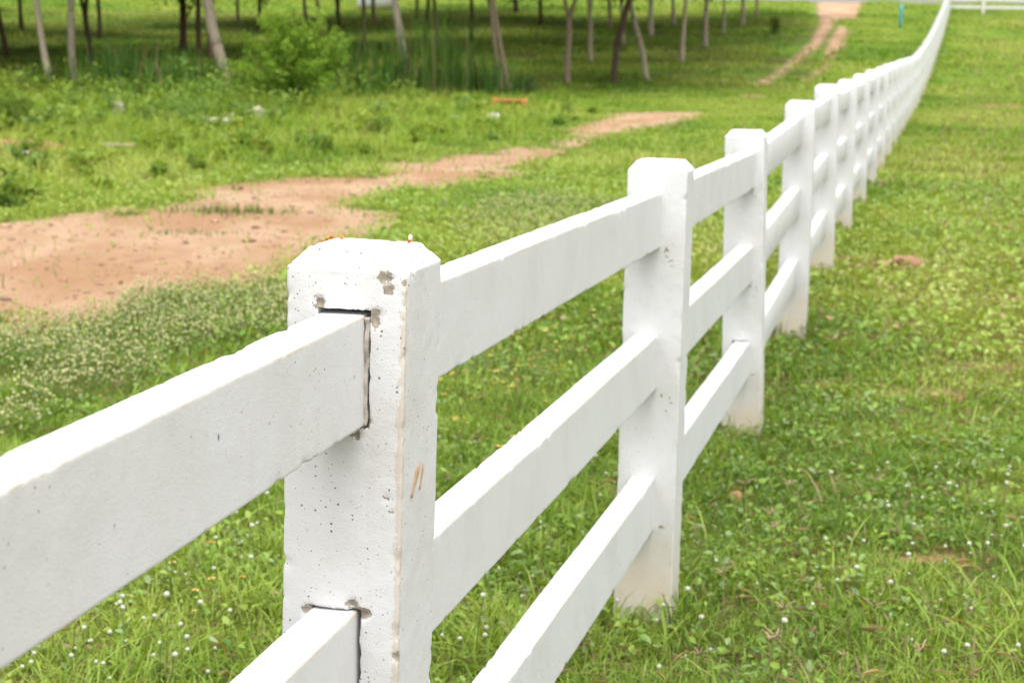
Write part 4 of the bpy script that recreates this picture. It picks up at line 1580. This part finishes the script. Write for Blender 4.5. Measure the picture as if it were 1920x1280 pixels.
# ---------------------------------------------------------------- single flowers and dry seed heads
def globe_flower(seed, h):
    r = np.random.default_rng(seed)
    hd, stm = MB(), MB()
    bx, by = r.normal(0, .012, 2)
    tube(stm, [(0, 0, -.01), (bx * .3, by * .3, h * .5), (bx, by, h)], [.0010, .0009, .0008], 5, (.14, .20, .05))
    bm = bmesh.new()
    bmesh.ops.create_icosphere(bm, subdivisions=2, radius=1.0)
    v = np.array([p.co[:] for p in bm.verts])
    f = np.array([[q.index for q in p.verts] for p in bm.faces])
    bm.free()
    v = v * (1 + .22 * noise3(v[:, 0] * 3.1 + seed, v[:, 1] * 3.1, v[:, 2] * 3.1, seed))[:, None]
    v = v * np.array([.0060, .0060, .0056]) + np.array([bx, by, h + .003])
    c = np.tile([.58, .60, .47], (len(v), 1)) * (1 + .12 * noise3(v[:, 0] * 900, v[:, 1] * 900, v[:, 2] * 900, 4))[:, None]
    mm = MB()
    for part in (stm,):
        mm.add(np.concatenate(part.v), np.concatenate(part.q), np.concatenate(part.t) if part.t else None, np.concatenate(part.c))
    mm.add(v, None, f, c)
    return mm.mesh('white_globe_flower', M_PETAL, True)


def daisy(seed, h):
    r = np.random.default_rng(seed)
    mm = MB()
    bx, by = r.normal(0, .015, 2)
    tube(mm, [(0, 0, -.01), (bx * .3, by * .3, h * .5), (bx, by, h)], [.0010, .0009, .0008], 5, (.15, .20, .05))
    a = np.linspace(0, 2 * np.pi, 6, endpoint=False) + r.uniform(0, 1)
    P = np.tile([bx, by, h], (6, 1)) + np.stack([np.cos(a), np.sin(a), a * 0], 1) * .002
    mm.add(*leaves(P, np.full(6, .25), np.full(6, .0062), np.tile([.72, .58, .22], (6, 1)), .8, a))
    mm.add(*oct_balls(np.array([[bx, by, h + .001]]), np.array([.0042]), np.array([[.62, .36, .02]])))
    return mm.mesh('yellow_daisy', M_PETAL)


def seed_head(seed, h):
    r = np.random.default_rng(seed)
    mm = MB()
    bx, by = r.normal(0, .05, 2)
    tube(mm, [(0, 0, -.01), (bx * .25, by * .25, h * .5), (bx, by, h)], [.0013, .0011, .0009], 5, (.24, .22, .09))
    for k_ in range(5):
        a = k_ * 1.256 + r.uniform(-.3, .3)
        L = r.uniform(.026, .045)
        up = r.uniform(.5, 2.2)
        d = np.array([np.cos(a), np.sin(a), up])
        d /= np.linalg.norm(d)
        t = np.linspace(0, 1, 5)[:, None]
        p = np.array([bx, by, h]) + d * L * t + np.array([0, 0, -.010]) * t ** 2
        tube(mm, p, [.0009, .0016, .0018, .0014, .0006], 6, np.array([.36, .27, .165]) * r.uniform(.8, 1.2), seed + k_, .5)
    return mm.mesh('dry_seed_head', M_STRAW)


def random_in(poly_px, n, r):
    pg = np.array(poly_px, float)
    out = []
    while len(out) < n:
        u = r.uniform(pg[:, 0].min(), pg[:, 0].max())
        v = r.uniform(pg[:, 1].min(), pg[:, 1].max())
        if inside(pg, np.array([u]), np.array([v]))[0]:
            out.append((u, v))
    return out


r = np.random.default_rng(5)
WG = [globe_flower(s_, h_) for s_, h_ in ((1, .10), (2, .13), (3, .16), (4, .08), (5, .19), (6, .115))]
spots = (random_in([(-60, 1230), (120, 1200), (500, 960), (525, 960), (525, 1180), (420, 1330), (-60, 1340)], 62, r)
         + random_in([(830, 1080), (1130, 870), (1145, 950), (920, 1290), (830, 1330)], 30, r)
         + random_in([(1060, 1300), (1150, 1180), (1400, 1130), (1930, 930), (1960, 1330), (1060, 1340)], 46, r)
         + random_in([(1500, 920), (1930, 900), (1930, 1080), (1640, 1100)], 26, r))
for i_, (u, v) in enumerate(spots):
    g = ground_at(u, v)
    s = r.uniform(.6, 1.3)
    if g[0] > fence_x(g[1]) and i_ % 6 in (2, 4):
        s *= .7
    o = obj('white_globe_flower', WG[i_ % 6], None, g, (r.normal(0, .1), r.normal(0, .1), r.uniform(0, 6.28)))
    o.scale = (s, s, s)
    tag(o, 'small white globe flower on a thin stalk in the near grass', 'flower', 'white globe flowers in the near grass')
YD = [daisy(s_, h_) for s_, h_ in ((1, .13), (2, .17), (3, .10), (4, .20))]
spots = (random_in([(832, 720), (1150, 600), (1160, 660), (840, 900)], 105, r) + random_in([(900, 900), (1140, 780), (1130, 900), (960, 1020)], 34, r)
         + random_in([(300, 1150), (525, 960), (525, 1150), (380, 1280)], 12, r) + random_in([(0, 1250), (200, 1200), (120, 1290)], 3, r)
         + random_in([(1290, 600), (1360, 560), (1350, 660), (1295, 720)], 12, r))
for i_, (u, v) in enumerate(spots):
    g = ground_at(u, v)
    s = r.uniform(.9, 1.6)
    o = obj('yellow_daisy', YD[i_ % 4], None, g, (r.normal(0, .12), r.normal(0, .12), r.uniform(0, 6.28)))
    o.scale = (s, s, s * .9)
    tag(o, 'small yellow daisy on a thin stalk in the grass beside the fence', 'flower', 'yellow daisies beside the fence')
SH = [seed_head(s_, h_) for s_, h_ in ((1, .15), (2, .20), (3, .24), (4, .12))]
for i_, (u, v) in enumerate([(1360, 1150), (1440, 1080), (1480, 1060), (1560, 1090), (1460, 1230), (1440, 1320), (1545, 1310), (1620, 1250), (1650, 1220), (1535, 1000),
                             (1400, 1045), (1600, 1120), (1720, 1290), (390, 1070), (1120, 1250), (1495, 1130), (1290, 1290)]):
    g = ground_at(u, v + 35)
    o = obj('dry_seed_head', SH[i_ % 4], None, g, (r.normal(0, .15), r.normal(0, .15), r.uniform(0, 6.28)))
    s = r.uniform(.8, 1.15)
    o.scale = (s, s, s)
    tag(o, 'brown dry grass seed head with spread fingers above the near grass', 'seed head', 'dry grass seed heads')

# tufts at the foot of the posts
ft = MB()
for k in range(1, 16):
    bx, by = post_xy(k)
    n = 130 if k < 5 else 60
    a = r.uniform(0, 6.28, n)
    rr = r.uniform(.085, .17, n)
    x, y = bx + np.cos(a) * rr, by + np.sin(a) * rr
    ft.add(*blades(x, y, r.uniform(.05, .19, n), r.uniform(.003, .006, n) * (1 + .12 * k), r.uniform(.1, .8, n), grass_color(x, y, n, 0, .06), 3))
tag(obj('grass_fringe', ft.mesh('grass_fringe', M_GRASS)), 'longer grass growing up around the fence post feet', 'grass', kind='stuff')
